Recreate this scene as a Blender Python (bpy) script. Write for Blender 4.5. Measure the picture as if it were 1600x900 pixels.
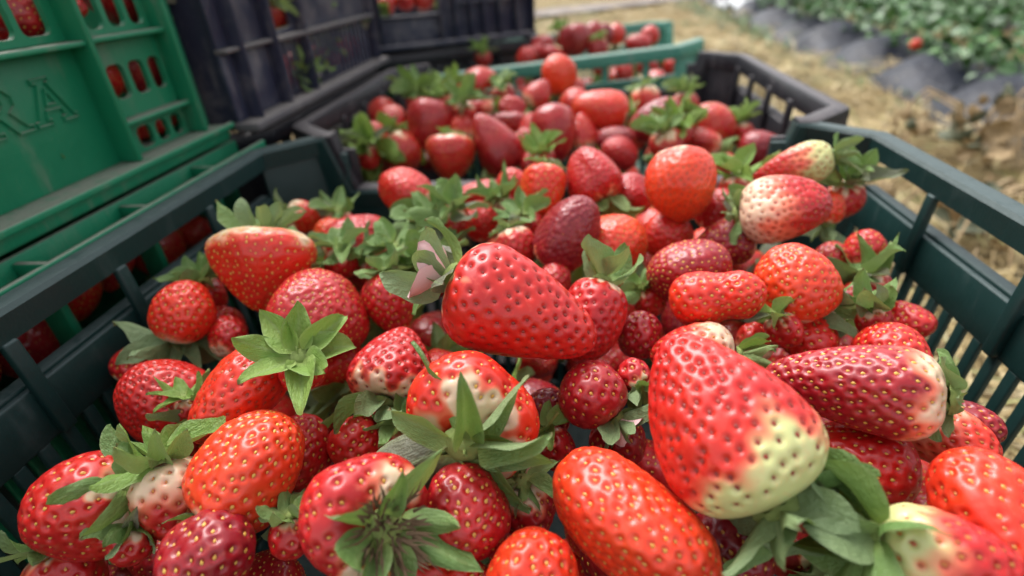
import bpy, bmesh, math, random
import numpy as np
from mathutils import Vector, Matrix, Quaternion, noise
for o in list(bpy.data.objects): bpy.data.objects.remove(o)
random.seed(7); np.random.seed(7)
SC = bpy.context.scene; COL = SC.collection
R = math.radians

# ------------------------------------------------------------------ camera, sky, sun, exposure
cam = bpy.data.cameras.new('camera'); CAM = bpy.data.objects.new('camera', cam); COL.objects.link(CAM)
cam.lens = 18.6; cam.sensor_width = 36; cam.clip_start = .005; cam.clip_end = 400
CAM.matrix_world = Matrix(((.99414697, -.00163515, .10802378, .01384288), (.09303736, .52121864, -.84833671, -.37027539), (-.05491686, .85342162, .51832006, .34806506), (0, 0, 0, 1)))
SC.camera = CAM
cam.dof.use_dof = True; cam.dof.focus_distance = .168; cam.dof.aperture_fstop = 6.0; cam.dof.aperture_blades = 7
W = bpy.data.worlds.new('World'); SC.world = W; W.use_nodes = True
wn = W.node_tree.nodes; wl = W.node_tree.links
sky = wn.new('ShaderNodeTexSky'); sky.sky_type = 'NISHITA'; sky.sun_disc = False
SUN_EL, SUN_ROT = R(58), R(-35)
sky.sun_elevation = SUN_EL; sky.sun_rotation = SUN_ROT; sky.air_density = 1.0; sky.dust_density = 4.0; sky.ozone_density = 1.0
hsv = wn.new('ShaderNodeHueSaturation'); hsv.inputs['Saturation'].default_value = .20
wl.new(sky.outputs[0], hsv.inputs['Color']); wl.new(hsv.outputs[0], wn['Background'].inputs[0])
wn['Background'].inputs[1].default_value = .15
sl = bpy.data.lights.new('sun', 'SUN'); sl.energy = 1.1; sl.angle = R(36); sl.color = (1, .98, .95)
SUN = bpy.data.objects.new('sun', sl); COL.objects.link(SUN)
sd = Vector((math.sin(SUN_ROT) * math.cos(SUN_EL), math.cos(SUN_ROT) * math.cos(SUN_EL), math.sin(SUN_EL)))
SUN.rotation_euler = sd.to_track_quat('Z', 'Y').to_euler(); SUN.location = (0, 0, 5)
SC.view_settings.view_transform = 'Standard'; SC.view_settings.look = 'None'; SC.view_settings.gamma = 1
SC.view_settings.exposure = 1.12
SC.cycles.use_denoising = True; SC.cycles.max_bounces = 8; SC.cycles.transparent_max_bounces = 6

# ------------------------------------------------------------------ helpers
def link(name, me, parent=None, mat=None):
    o = bpy.data.objects.new(name, me); COL.objects.link(o)
    if parent is not None: o.parent = parent
    if mat is not None and me is not None:
        if not me.materials: me.materials.append(mat)
    return o
def tag(o, label, cat, group=None, kind=None):
    if label: o['label'] = label
    if cat: o['category'] = cat
    if group: o['group'] = group
    if kind: o['kind'] = kind
    return o
def empty(name, loc=(0, 0, 0), rz=0):
    o = bpy.data.objects.new(name, None); COL.objects.link(o); o.location = loc; o.rotation_euler = (0, 0, rz); o.empty_display_size = .05
    return o
def mesh_np(name, V, Fq, smooth=True, attrs=None):
    me = bpy.data.meshes.new(name)
    me.from_pydata(np.asarray(V, dtype=float).tolist(), [], [tuple(int(i) for i in f) for f in Fq])
    if smooth: me.shade_smooth()
    for k, a in (attrs or {}).items():
        at = me.attributes.new(k, 'FLOAT', 'POINT'); at.data.foreach_set('value', np.asarray(a, dtype=np.float32))
    me.update()
    return me

# ------------------------------------------------------------------ materials
class NT:
    def __init__(self, name):
        self.m = bpy.data.materials.new(name); self.m.use_nodes = True
        self.t = self.m.node_tree; self.n = self.t.nodes; self.l = self.t.links
        self.b = self.n['Principled BSDF']; self.out = self.n['Material Output']
    def new(self, typ, **kw):
        x = self.n.new(typ)
        for k, v in kw.items():
            if k.startswith('i_'):
                key = k[2:]; key = int(key) if key.isdigit() else key.replace('_', ' ')
                x.inputs[key].default_value = v
            else: setattr(x, k, v)
        return x
    def con(self, a, b): self.l.new(a, b)
    def mix(self, fac, a, b, blend='MIX'):
        x = self.n.new('ShaderNodeMix'); x.data_type = 'RGBA'; x.blend_type = blend
        for s, v in ((x.inputs[0], fac), (x.inputs[6], a), (x.inputs[7], b)):
            if hasattr(v, 'is_linked'): self.l.new(v, s)
            else: s.default_value = v if not isinstance(v, tuple) else (*v, 1) if len(v) == 3 else v
        return x.outputs[2]
    def math(self, op, a, b=0.0, c=None, clamp=False):
        x = self.n.new('ShaderNodeMath'); x.operation = op; x.use_clamp = clamp
        for s, v in zip(x.inputs, (a, b) + ((c,) if c is not None else ())):
            if hasattr(v, 'is_linked'): self.l.new(v, s)
            else: s.default_value = v
        return x.outputs[0]
    def noise(self, scale, detail=3, rough=.5, vec=None, out=0, dist=0):
        x = self.n.new('ShaderNodeTexNoise'); x.inputs['Scale'].default_value = scale; x.inputs['Detail'].default_value = detail
        x.inputs['Roughness'].default_value = rough; x.inputs['Distortion'].default_value = dist
        if vec is not None: self.l.new(vec, x.inputs['Vector'])
        return x.outputs[out]
    def ramp(self, fac, stops):
        x = self.n.new('ShaderNodeValToRGB'); e = x.color_ramp.elements
        while len(e) < len(stops): e.new(.5)
        for el, (p, c) in zip(e, stops): el.position = p; el.color = (*c, 1) if len(c) == 3 else c
        self.l.new(fac, x.inputs[0]); return x.outputs[0]
    def sstep(self, v, lo, hi):
        x = self.n.new('ShaderNodeMapRange'); x.interpolation_type = 'SMOOTHSTEP'; x.inputs['From Min'].default_value = lo; x.inputs['From Max'].default_value = hi
        self.l.new(v, x.inputs[0]); return x.outputs[0]
    def attr(self, name, typ='GEOMETRY', out='Fac'):
        x = self.n.new('ShaderNodeAttribute'); x.attribute_name = name; x.attribute_type = typ; return x.outputs[out]
    def bump(self, h, strength, dist):
        x = self.n.new('ShaderNodeBump'); x.inputs['Strength'].default_value = strength; x.inputs['Distance'].default_value = dist
        self.l.new(h, x.inputs['Height']); self.l.new(x.outputs[0], self.b.inputs['Normal']); return x.outputs[0]
    def objv(self): return self.new('ShaderNodeTexCoord').outputs['Object']
    def set(self, **kw):
        for k, v in kw.items(): self.b.inputs[k.replace('_', ' ')].default_value = v

def mat_fruit():
    T = NT('strawberry skin')
    ripe = T.attr('ripe'); pit = T.attr('pit'); tone = T.attr('tone', 'OBJECT'); green = T.attr('green', 'OBJECT')
    ov = T.objv(); oi = T.new('ShaderNodeObjectInfo')
    off = T.new('ShaderNodeVectorMath', operation='ADD'); T.con(ov, off.inputs[0])
    rv = T.new('ShaderNodeCombineXYZ'); T.con(oi.outputs['Random'], rv.inputs[0]); T.con(oi.outputs['Random'], rv.inputs[1]); T.con(rv.outputs[0], off.inputs[1])
    n1 = T.noise(70, 3, .55, off.outputs[0]); n2 = T.noise(420, 2, .5, off.outputs[0])
    tn = T.math('ADD', tone, T.math('MULTIPLY', T.math('SUBTRACT', n1, .5), .55), clamp=True)
    red = T.ramp(tn, [(0, (.76, .058, .010)), (.28, (.68, .024, .008)), (.6, (.50, .009, .010)), (1, (.21, .003, .012))])
    pale = T.mix(green, (.74, .52, .36), (.60, .60, .26))
    blush = T.mix(T.sstep(ripe, .02, .60), pale, (.80, .19, .10))
    col = T.mix(T.sstep(ripe, .40, .96), blush, red)
    col = T.mix(T.math('MULTIPLY', T.sstep(n2, .52, .75), .14), col, (.85, .22, .14))
    col = T.mix(T.math('MULTIPLY', pit, .36), col, T.mix(tone, (.42, .022, .006), (.20, .004, .010)))   # skin round each seed ripens deeper
    T.con(col, T.b.inputs['Base Color'])
    soil = T.math('MULTIPLY', T.sstep(T.noise(520, 2, .5, off.outputs[0]), .70, .76), T.sstep(n1, .5, .7))
    col = T.mix(T.math('MULTIPLY', soil, .55), col, (.10, .045, .025))   # specks of soil
    T.con(col, T.b.inputs['Base Color'])
    rg = T.math('ADD', .33, T.math('MULTIPLY', n1, .18)); T.con(rg, T.b.inputs['Roughness'])
    T.set(Specular_IOR_Level=.48, Coat_Weight=.32, Coat_Roughness=.09, Subsurface_Weight=.22, Subsurface_Radius=(.8, .14, .07), Subsurface_Scale=.0035)
    T.bump(T.noise(1300, 2, .5, ov), .09, .0003)
    return T.m
def mat_seed():
    T = NT('strawberry seed'); st = T.attr('seedtone', 'OBJECT'); n = T.noise(500, 1, .5, T.objv())
    T.con(T.ramp(T.math('ADD', st, T.math('MULTIPLY', T.math('SUBTRACT', n, .5), .7), clamp=True), [(0, (.70, .42, .08)), (.35, (.60, .26, .05)), (.65, (.36, .05, .03)), (1, (.17, .012, .012))]), T.b.inputs['Base Color'])
    T.set(Roughness=.34, Specular_IOR_Level=.45); return T.m
def mat_sepal(name, up, und, edge, hue=.5):
    T = NT(name); oi = T.new('ShaderNodeObjectInfo'); rnd = oi.outputs['Random']; ov = T.objv()
    mid = T.attr('mid'); al = T.attr('along'); geo = T.new('ShaderNodeNewGeometry'); back = geo.outputs['Backfacing']
    n = T.noise(3.2, 3, .6, ov)
    dark = T.mix(T.math('ADD', T.math('MULTIPLY', n, .55), T.math('MULTIPLY', rnd, .45)), up, edge)
    rib = T.math('MULTIPLY', T.math('SUBTRACT', 1.0, T.sstep(mid, .0, .20)), .40)
    edgef = T.math('MULTIPLY', T.sstep(mid, .80, 1.0), .35)
    col = T.mix(edgef, T.mix(rib, dark, (.26, .36, .14)), (.30, .38, .18))
    basefac = T.math('SUBTRACT', 1.0, T.sstep(al, .0, .30))
    col = T.mix(T.math('MULTIPLY', basefac, .75), col, (.34, .44, .13))
    tip = T.math('MULTIPLY', T.sstep(al, .93, 1.0), T.sstep(rnd, .35, .6))
    col = T.mix(T.math('MULTIPLY', tip, .8), col, (.22, .12, .06))
    col = T.mix(back, col, T.mix(.62, col, und))
    T.con(col, T.b.inputs['Base Color']); T.set(Roughness=.52, Specular_IOR_Level=.38)
    vein = T.new('ShaderNodeTexWave', wave_type='BANDS', bands_direction='X'); vein.inputs['Scale'].default_value = 5.5; vein.inputs['Distortion'].default_value = 1.5; T.con(ov, vein.inputs[0])
    T.bump(T.math('ADD', T.math('MULTIPLY', vein.outputs[1], .06), T.noise(9, 3, .6, ov)), .30, .03)
    tr = T.new('ShaderNodeBsdfTranslucent'); T.con(T.mix(.5, col, (.30, .45, .05)), tr.inputs[0])
    ms = T.new('ShaderNodeMixShader'); ms.inputs[0].default_value = .20
    T.con(T.b.outputs[0], ms.inputs[1]); T.con(tr.outputs[0], ms.inputs[2]); T.con(ms.outputs[0], T.out.inputs[0])
    return T.m
def mat_simple(name, c1, c2, scale=60, rough=.6, bump=.2, bdist=.002, spec=.4):
    T = NT(name); ov = T.objv(); n = T.noise(scale, 4, .6, ov)
    T.con(T.ramp(n, [(.3, c1), (.7, c2)]), T.b.inputs['Base Color']); T.set(Roughness=rough, Specular_IOR_Level=spec)
    T.bump(T.noise(scale * 3, 3, .6, ov), bump, bdist); return T.m
def mat_plastic(name, c1, c2, dust=.5, rough=.42, dcol=(.24, .215, .19), patch=0.):
    T = NT(name); geo = T.new('ShaderNodeNewGeometry'); pos = geo.outputs['Position']
    n = T.noise(26, 4, .6, pos); n2 = T.noise(160, 4, .65, pos); n3 = T.noise(900, 2, .6, pos)
    mp = T.new('ShaderNodeMapping', i_Scale=(1, 1, .12)); T.con(pos, mp.inputs[0]); st = T.noise(120, 3, .6, mp.outputs[0])
    col = T.mix(n, c1, c2)
    nz = T.new('ShaderNodeSeparateXYZ'); T.con(geo.outputs['Normal'], nz.inputs[0])
    upf = T.sstep(nz.outputs[2], .55, .95)
    d = T.math('MULTIPLY', upf, T.sstep(n2, .18, .52))                       # dust lies on the ledges
    d = T.math('MAXIMUM', d, T.math('MULTIPLY', T.sstep(T.math('MULTIPLY', st, n), .26, .46), .42))   # smears and runs
    d = T.math('MAXIMUM', d, T.math('MULTIPLY', T.sstep(n3, .66, .78), .45))                          # specks
    if patch: d = T.math('MAXIMUM', d, T.math('MULTIPLY', T.sstep(T.math('ADD', T.math('MULTIPLY', T.noise(17, 3, .6, pos), .7), T.math('MULTIPLY', n2, .3)), .47, .64), patch))   # caked field dust
    d = T.math('MULTIPLY', d, dust, clamp=True)
    T.con(T.mix(d, col, dcol), T.b.inputs['Base Color'])
    T.con(T.math('ADD', T.math('MULTIPLY', d, .35), T.math('ADD', rough - .08, T.math('MULTIPLY', n2, .16))), T.b.inputs['Roughness'])
    T.set(Specular_IOR_Level=.45)
    T.bump(T.math('ADD', T.math('MULTIPLY', n3, .4), T.math('ADD', n2, st)), .22, .0012)
    return T.m
M = dict(
    fruit=mat_fruit(), seed=mat_seed(),
    sepal=mat_sepal('sepal green', (.090, .190, .044), (.24, .31, .17), (.23, .34, .11)),
    fresh=mat_sepal('fresh sepal', (.15, .28, .045), (.24, .33, .14), (.26, .38, .09)),
    grey=mat_sepal('withered sepal', (.17, .17, .12), (.24, .22, .17), (.11, .13, .07)),
    hub=mat_simple('calyx centre', (.20, .29, .06), (.32, .38, .13), 300, .6, .5, .001),
    tuft=mat_simple('dry tuft', (.10, .055, .03), (.24, .16, .09), 400, .8, .5, .001),
    petal=mat_simple('pink petal', (.78, .38, .42), (.80, .62, .56), 90, .5, .3, .001),
    dkgreen=mat_plastic('dark green crate plastic', (.003, .023, .021), (.006, .036, .034), .38, .48, (.15, .18, .18)),
    green=mat_plastic('green crate plastic', (.004, .150, .070), (.008, .22, .105), .75, .46, (.25, .22, .19)),
    teal=mat_plastic('teal crate plastic', (.05, .24, .17), (.09, .33, .25), .6, .45, (.30, .32, .28)),
    black=mat_plastic('black crate plastic', (.009, .009, .012), (.020, .019, .026), .55, .42, (.17, .15, .15)),
    ledge=mat_plastic('dust coated crate edge', (.07, .068, .08), (.14, .13, .13), .6, .65, (.28, .25, .225)),
    navy=mat_plastic('dusty black crate plastic', (.018, .022, .046), (.034, .040, .076), 1.0, .46, (.27, .25, .245), patch=.33),
)
# ------------------------------------------------------------------ crates
def bevel_box(name, P8, bev):
    """P8: 8 corners ordered (n,s,z) bits 000..111"""
    bm = bmesh.new(); v = [bm.verts.new(p) for p in P8]
    for f in ((0, 1, 3, 2), (4, 6, 7, 5), (0, 4, 5, 1), (2, 3, 7, 6), (0, 2, 6, 4), (1, 5, 7, 3)): bm.faces.new([v[i] for i in f])
    bmesh.ops.recalc_face_normals(bm, faces=bm.faces)
    if bev > 0: bmesh.ops.bevel(bm, geom=bm.edges[:], offset=bev, segments=2, profile=.5, affect='EDGES', clamp_overlap=True)
    me = bpy.data.meshes.new(name); bm.to_mesh(me); bm.free(); me.shade_smooth()
    return me
class Wall:
    """a wall in crate space: origin o at s=0 on the rim line (z = H), s-direction, outward normal, taper inwards going down"""
    def __init__(w, o, s, n, H, taper, parent, mat):
        w.o, w.s, w.n, w.H, w.taper, w.parent, w.mat = Vector(o), Vector(s), Vector(n), H, taper, parent, mat
    def pt(w, s, d, n): return w.o + w.s * s + w.n * (n - w.taper * d) + Vector((0, 0, -d))
    def piece(w, name, s0, s1, d0, d1, n0, n1, bev=.0012, mat=None):
        P = [w.pt(s, d, n) for n in (n0, n1) for s in (s0, s1) for d in (d1, d0)]
        return link(name, bevel_box(name, P, bev), w.parent, mat or w.mat)
    def row(w, name, ss, wid, d0, d1, n0, n1, bev=.0006, mat=None):
        P = [w.pt(s, d, n) for n in (n0, n1) for s in (-wid / 2, wid / 2) for d in (d1, d0)]
        me = bevel_box(name, P, bev)
        for s in ss:
            o = link(name, me, w.parent, mat or w.mat); o.location = w.s * s
    def holed(w, name, s0, s1, d0, d1, n0, n1, holes, rad=.004, mat=None):
        """plate with rounded openings; holes = [(s0,s1,d0,d1)] side by side along s"""
        V, Fc = [], []
        cuts = [s0] + [(a[1] + b[0]) / 2 for a, b in zip(holes, holes[1:])] + [s1]
        K = 6
        for i, h in enumerate(holes):
            a0, a1 = cuts[i], cuts[i + 1]; hs0, hs1, hd0, hd1 = h; r = min(rad, (hs1 - hs0) * .49, (hd1 - hd0) * .49)
            inner, outer = [], []
            for q, (cx, cy, ox, oy) in enumerate(((hs1 - r, hd1 - r, a1, d1), (hs0 + r, hd1 - r, a0, d1), (hs0 + r, hd0 + r, a0, d0), (hs1 - r, hd0 + r, a1, d0))):
                for k in range(K + 1):
                    t = math.pi / 2 * (q + k / K); x = cx + r * math.cos(t); y = cy + r * math.sin(t)
                    inner.append((x, y))
                    f = k / K
                    hx, hy = (1 if ox == a1 else -1), (1 if oy == d1 else -1)
                    if q % 2 == 0: e = (ox, oy + (cy - oy) * (1 - 2 * f)) if f < .5 else (ox + (cx - ox) * (2 * f - 1), oy)
                    else: e = (ox + (cx - ox) * (1 - 2 * f), oy) if f < .5 else (ox, oy + (cy - oy) * (2 * f - 1))
                    outer.append(e)
            m = len(inner); b = len(V)
            for n in (n0, n1):
                V += [w.pt(x, y, n) for x, y in outer]; V += [w.pt(x, y, n) for x, y in inner]
            for k in range(m):
                j = (k + 1) % m
                Fc += [(b + k, b + j, b + m + j, b + m + k), (b + 2 * m + k, b + 3 * m + k, b + 3 * m + j, b + 2 * m + j), (b + m + k, b + m + j, b + 3 * m + j, b + 3 * m + k), (b + k, b + 2 * m + k, b + 2 * m + j, b + j)]
        bm = bmesh.new(); vs = [bm.verts.new(p) for p in V]
        for f in Fc:
            try: bm.faces.new([vs[i] for i in f])
            except ValueError: pass
        bmesh.ops.remove_doubles(bm, verts=bm.verts, dist=1e-6); bmesh.ops.dissolve_degenerate(bm, edges=bm.edges, dist=1e-7); bmesh.ops.recalc_face_normals(bm, faces=bm.faces)
        me = bpy.data.meshes.new(name); bm.to_mesh(me); bm.free()
        return link(name, me, w.parent, mat or w.mat)

def sweep(name, pts, nrm, prof, parent, mat, closed=True):
    """pts: path, nrm[i]: outward normal of segment i (i -> i+1); prof: (out, up) polygon; mitred"""
    n = len(pts); P = [Vector(p) for p in pts]; seg = []
    for i in range(n):
        t = (P[(i + 1) % n] - P[i]).normalized(); nn = Vector(nrm[i]).normalized(); u = t.cross(nn); u = -u if u.dot(Vector((0, 0, 1))) < -1e-6 else u
        seg.append([t, nn, u])
    for i in range(n):                       # steep segments: keep 'up' continuous with the neighbour
        t, nn, u = seg[i]
        if abs(t.z) > .5:
            h = Vector((t.x, t.y, 0)); prev = seg[i - 1]
            u = nn.cross(t) if (nn.cross(t)).dot(prev[0] if t.z < 0 else -prev[0]) > 0 else -nn.cross(t)
            seg[i][2] = u
    V, Fc = [], []; m = len(prof)
    for i in range(n):
        a, b = seg[i - 1], seg[i]
        N = (a[1] + b[1]) / (1 + a[1].dot(b[1])); U = (a[2] + b[2]) / max(.35, 1 + a[2].dot(b[2]))
        V += [P[i] + N * x + U * y for x, y in prof]
    for i in range(n):
        j = (i + 1) % n
        for k in range(m):
            l = (k + 1) % m; Fc.append((i * m + k, j * m + k, j * m + l, i * m + l))
    bm = bmesh.new(); vs = [bm.verts.new(p) for p in V]
    for f in Fc: bm.faces.new([vs[i] for i in f])
    bmesh.ops.recalc_face_normals(bm, faces=bm.faces)
    me = bpy.data.meshes.new(name); bm.to_mesh(me); bm.free(); me.shade_smooth()
    me.set_sharp_from_angle(angle=R(40))
    return link(name, me, parent, mat)
def frange(a, b, step):
    n = max(1, int(round((b - a) / step))); return [a + (b - a) * (i + .5) / n for i in range(n)]

def harvest_crate(label, loc, rz, W, L, H, mat, posts, group=None, tilt=(0, 0), dip=.162, taper=.05, slat_step=.0115, pw=.0062, rh=1.):
    """open crate with windowed side walls (x = +-W/2), end walls that dip into a hand hold and cut-off corners"""
    root = empty('harvest_crate', loc, rz); root.rotation_euler = (tilt[0], tilt[1], rz)
    tag(root, label, 'crate', group)
    c = .030; q = math.sqrt(.5); x, y = W / 2, L / 2; dp = .040
    prof = [(-.0035, 0), (.0052, 0), (.0072, -.0016), (.0076, -.0048), (.0076, -.0108), (.0062, -.0126), (.0050, -.0126), (.0048, -.0040), (-.0015, -.0040), (-.0022, -.0125), (-.0044, -.0125), (-.0050, -.0020)]
    prof = [(a, b * (rh if b < -.006 else 1)) for a, b in prof]
    path = [(x, -y + c, H), (x, y - c, H), (x - c, y, H), (dip, y, H), (dip - .012, y, H - dp), (-dip + .012, y, H - dp), (-dip, y, H), (-x + c, y, H), (-x, y - c, H), (-x, -y + c, H), (-x + c, -y, H), (-dip, -y, H), (-dip + .012, -y, H - dp), (dip - .012, -y, H - dp), (dip, -y, H), (x - c, -y, H)]
    nr = [(1, 0, 0), (q, q, 0)] + [(0, 1, 0)] * 5 + [(-q, q, 0), (-1, 0, 0), (-q, -q, 0)] + [(0, -1, 0)] * 5 + [(q, -q, 0)]
    sweep('rim', path, nr, prof, root, mat)
    for sg in (1, -1):
        w = Wall((sg * x, 0, H), (0, 1, 0), (sg, 0, 0), H, taper, root, mat); a = y - c
        w.piece('rail', -a - .002, a + .002, .034, .057, -.0012, .0022, .0008)
        w.piece('ledge', -a, a, .0325, .0352, .0022, .0090, .0008)
        w.row('post', posts, pw, .0118, .0560, -.0052, -.0012, .001)
        w.row('slat', frange(-a, a, slat_step), slat_step * .46, .0568, H - .030, -.0010, .0018)
        w.piece('bottom_rail', -a - .002, a + .002, H - .031, H, -.0012, .0022, .0008)
    for sg in (1, -1):
        w = Wall((0, sg * y, H), (1, 0, 0), (0, sg, 0), H, taper, root, mat); a = x - c
        w.piece('end_rail', -dip + .012, dip - .012, .052, .074, -.0012, .0022, .0008)
        for t in (1, -1): w.piece('end_panel', min(t * (dip - .013), t * a) , max(t * (dip - .013), t * a), .0122, .0745, -.0016, .0026, .0005)
        w.row('slat', frange(-a, a, slat_step), slat_step * .46, .0738, H - .030, -.0010, .0018)
        w.piece('bottom_rail', -a - .002, a + .002, H - .031, H, -.0012, .0022, .0008)
    for sx in (1, -1):
        for sy in (1, -1):
            w = Wall((sx * (x - c / 2), sy * (y - c / 2), H), (-sx * q, sy * q, 0), (sx * q, sy * q, 0), H, taper, root, mat)
            w.piece('corner_panel', -c * q - .0006, c * q + .0006, .0124, H - .001, -.0014, .0024, .0006)
    P = [(sx * (x - .012), sy * (y - .012), z) for sx in (-1, 1) for sy in (-1, 1) for z in (.003, .008)]
    link('floor_panel', bevel_box('floor_panel', P, .001), root, mat)
    return root

def tall_crate(label, loc, rz, w_s, depth, H, mat, front, group=None):
    """crate with deep ribbed walls; front(w) builds the wall seen in the photo, in s (0..w_s) along the wall; outward is +x before rz"""
    root = empty('stacked_crate', loc, rz); tag(root, label, 'crate', group)
    front(Wall((0, 0, H), (0, 1, 0), (1, 0, 0), H, 0, root, mat))
    for o, s, n, ln in (((-depth, w_s, H), (1, 0, 0), (0, 1, 0), depth), ((-depth, 0, H), (1, 0, 0), (0, -1, 0), depth), ((-depth, 0, H), (0, 1, 0), (-1, 0, 0), w_s)):
        w = Wall(o, s, n, H, 0, root, mat); e = .016 if n[0] == 0 else .0
        w.piece('wall_panel', .004, ln - e, .004, H - .004, -.014, -.011, .0006)
        w.row('rib', frange(.02, ln - .03, .07), .004, .008, H - .008, -.011, -.001, .0008)
        w.piece('rim', .002, ln - e, 0, .010, -.016, .001, .0015)
    P = [(xx, yy, zz) for xx in (-depth + .012, -.016) for yy in (.012, w_s - .012) for zz in (.002, .006)]
    link('floor_panel', bevel_box('floor_panel', P, .001), root, mat)
    return root

Z0 = .25
harvest_crate('dark green crate heaped with strawberries, nearest the camera with slotted side walls', (0, -.172, 0), 0, .400, .345, Z0, M['dkgreen'], (-.058, .0, .072), 'open crates of strawberries in a row')
harvest_crate('dull black crate of strawberries standing right behind the dark green one', (.003, .158, 0), 0, .398, .306, Z0 + .002, M['black'], (-.104, -.049, .006, .062, .114), 'open crates of strawberries in a row', dip=.160, pw=.0095, rh=1.3)
harvest_crate('faded teal green crate of strawberries farthest back, tilted to the left behind the black crate', (-.012, .480, .010), R(90), .290, .40, Z0 - .014, M['teal'], (-.135, -.085, -.03, .03, .085, .135), 'open crates of strawberries in a row', tilt=(R(-4.2), 0), dip=.11, pw=.008, rh=1.2)

# ---- left: stacked crates
def letter_ridges(w, s_of, d_of, n):
    pass
def stroke_mesh(name, strokes, w, n0, hgt, wid, parent, mat):
    """raised outline strokes on wall w: polylines in (s,d)"""
    V, Fc = [], []
    for q, line in enumerate(strokes):
        for (a, b) in zip(line, line[1:]):
            a, b = Vector((a[0], a[1], 0)), Vector((b[0], b[1], 0)); t = (b - a).normalized(); nn = Vector((-t.y, t.x, 0)); a = a - t * wid * .5; b = b + t * wid * .5
            base = len(V); h = hgt + .00004 * (len(V) % 7)
            for p in (a, b):
                V += [w.pt(*(p + nn * wid).xy, n0 - .0003), w.pt(*(p + nn * wid * .45).xy, n0 + h), w.pt(*(p - nn * wid * .45).xy, n0 + h), w.pt(*(p - nn * wid).xy, n0 - .0003)]
            Fc += [(base + i, base + i + 1, base + 5 + i, base + 4 + i) for i in range(3)] + [(base, base + 4, base + 7, base + 3), (base, base + 3, base + 2, base + 1), (base + 4, base + 5, base + 6, base + 7)]
    bm = bmesh.new(); vs = [bm.verts.new(p) for p in V]
    for f in Fc: bm.faces.new([vs[i] for i in f])
    bmesh.ops.recalc_face_normals(bm, faces=bm.faces)
    me = bpy.data.meshes.new(name); bm.to_mesh(me); bm.free()
    return link(name, me, parent, mat)

HL = .22; YL = -.345            # lettered crate: base on z = Z0+.004, wall s = y - YL
def front_lettered(w):
    S = lambda y: y - YL
    D = lambda z: HL - (z - .004)
    n_p = -.010
    w.piece('base_ledge', .0, S(-.003), D(.0145), D(.004), -.016, .006, .002)
    w.piece('base_flange', .0, S(-.001), D(.0155), D(.0115), .006, .010, .001)
    w.piece('sign_panel', .004, S(-.0885), D(.0775), D(.0145), n_p - .003, n_p, .0005)
    for y in (-.022, -.0880): w.piece('rib', S(y) - .0016, S(y) + .0016, .004, D(.0147), n_p - .002, .0025, .0008)
    w.piece('rib', S(-.300) - .0016, S(-.300) + .0016, .004, D(.0147), n_p - .002, .0025, .0008)
    w.piece('crossbar', S(-.2985), S(-.0897), D(.0795), D(.0768), n_p - .002, .001, .0008)
    for z in (.0785, .0345): w.piece('crossbar', S(-.0863), S(-.0237), D(z + .0014), D(z - .0014), n_p - .002, -.001, .0008)
    row = lambda ys, z0, z1, a, b, c0, c1: w.holed('slotted_panel', S(a), S(b), D(c1), D(c0), n_p - .003, n_p, [(S(p), S(q), D(z1), D(z0)) for p, q in ys])
    row([(-.073, -.0595), (-.0555, -.0425), (-.0385, -.027)], .046, .0645, -.0863, -.0237, .036, .077)
    row([(-.0695, -.0565), (-.0525, -.0415), (-.0375, -.0270)], .0165, .0290, -.0863, -.0237, .0146, .033)
    row([(-.073, -.060), (-.056, -.043), (-.039, -.027)], .083, .110, -.0863, -.0237, .080, .130)
    row([(-.0955 - .0205 * k - .017, -.0955 - .0205 * k) for k in range(9, -1, -1)], .0835, .112, -.2985, -.0897, .080, .130)
    row([(-.0955 - .0205 * k - .017, -.0955 - .0205 * k) for k in range(9, -1, -1)], .140, .175, -.2985, -.0897, .1302, .2145)
    row([(-.073, -.060), (-.056, -.043), (-.039, -.027)], .140, .175, -.0863, -.0237, .1302, .2145)
    w.piece('rim', .0, S(-.003), 0, .010, -.016, .004, .002)
    wc = Wall(w.pt(S(-.021), 0, .002), Vector((-.45, .90, 0)).normalized(), Vector((.90, .45, 0)).normalized(), HL, 0, w.parent, w.mat)
    wc.piece('corner_panel', .001, .021, .010, D(.0148), -.004, -.001, .0006)
    # raised outlined letters
    A0, A1 = S(-.1285), S(-.1035); zt, zb = .0655, .0445
    def T(pts, x0, wd): return [(x0 + px * wd, D(zb + pz * (zt - zb))) for px, pz in pts]
    A = [[(.0, .0), (.36, .0), (.36, .10), (.27, .12), (.33, .30), (.67, .30), (.73, .12), (.64, .10), (.64, .0), (1, .0), (1, .10), (.92, .12), (.60, .90), (.66, .92), (.66, 1), (.28, 1), (.28, .92), (.38, .90), (.08, .12), (0, .10), (0, 0)], [(.38, .42), (.62, .42), (.50, .76), (.38, .42)]]
    Rr = [[(0, 0), (.40, 0), (.40, .10), (.30, .12), (.30, .42), (.44, .42), (.68, .0), (1, 0), (1, .10), (.90, .13), (.68, .46), (.82, .58), (.84, .78), (.72, .95), (.55, 1), (0, 1), (0, .90), (.10, .88), (.10, .12), (0, .10), (0, 0)], [(.30, .53), (.30, .88), (.52, .88), (.62, .78), (.62, .64), (.52, .53), (.30, .53)]]
    stroke_mesh('letter_A', [T(l, A0, A1 - A0) for l in A], w, n_p, .0011, .0007, w.parent, w.mat)
    stroke_mesh('letter_R', [T(l, S(-.1565), .026) for l in Rr], w, n_p, .0011, .0007, w.parent, w.mat)
tall_crate('bright green stacked crate with raised letters R A on its side wall', (-.238, YL, Z0 + .002), 0, -YL, .36, HL, M['green'], front_lettered, 'crates stacked along the left')

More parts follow.
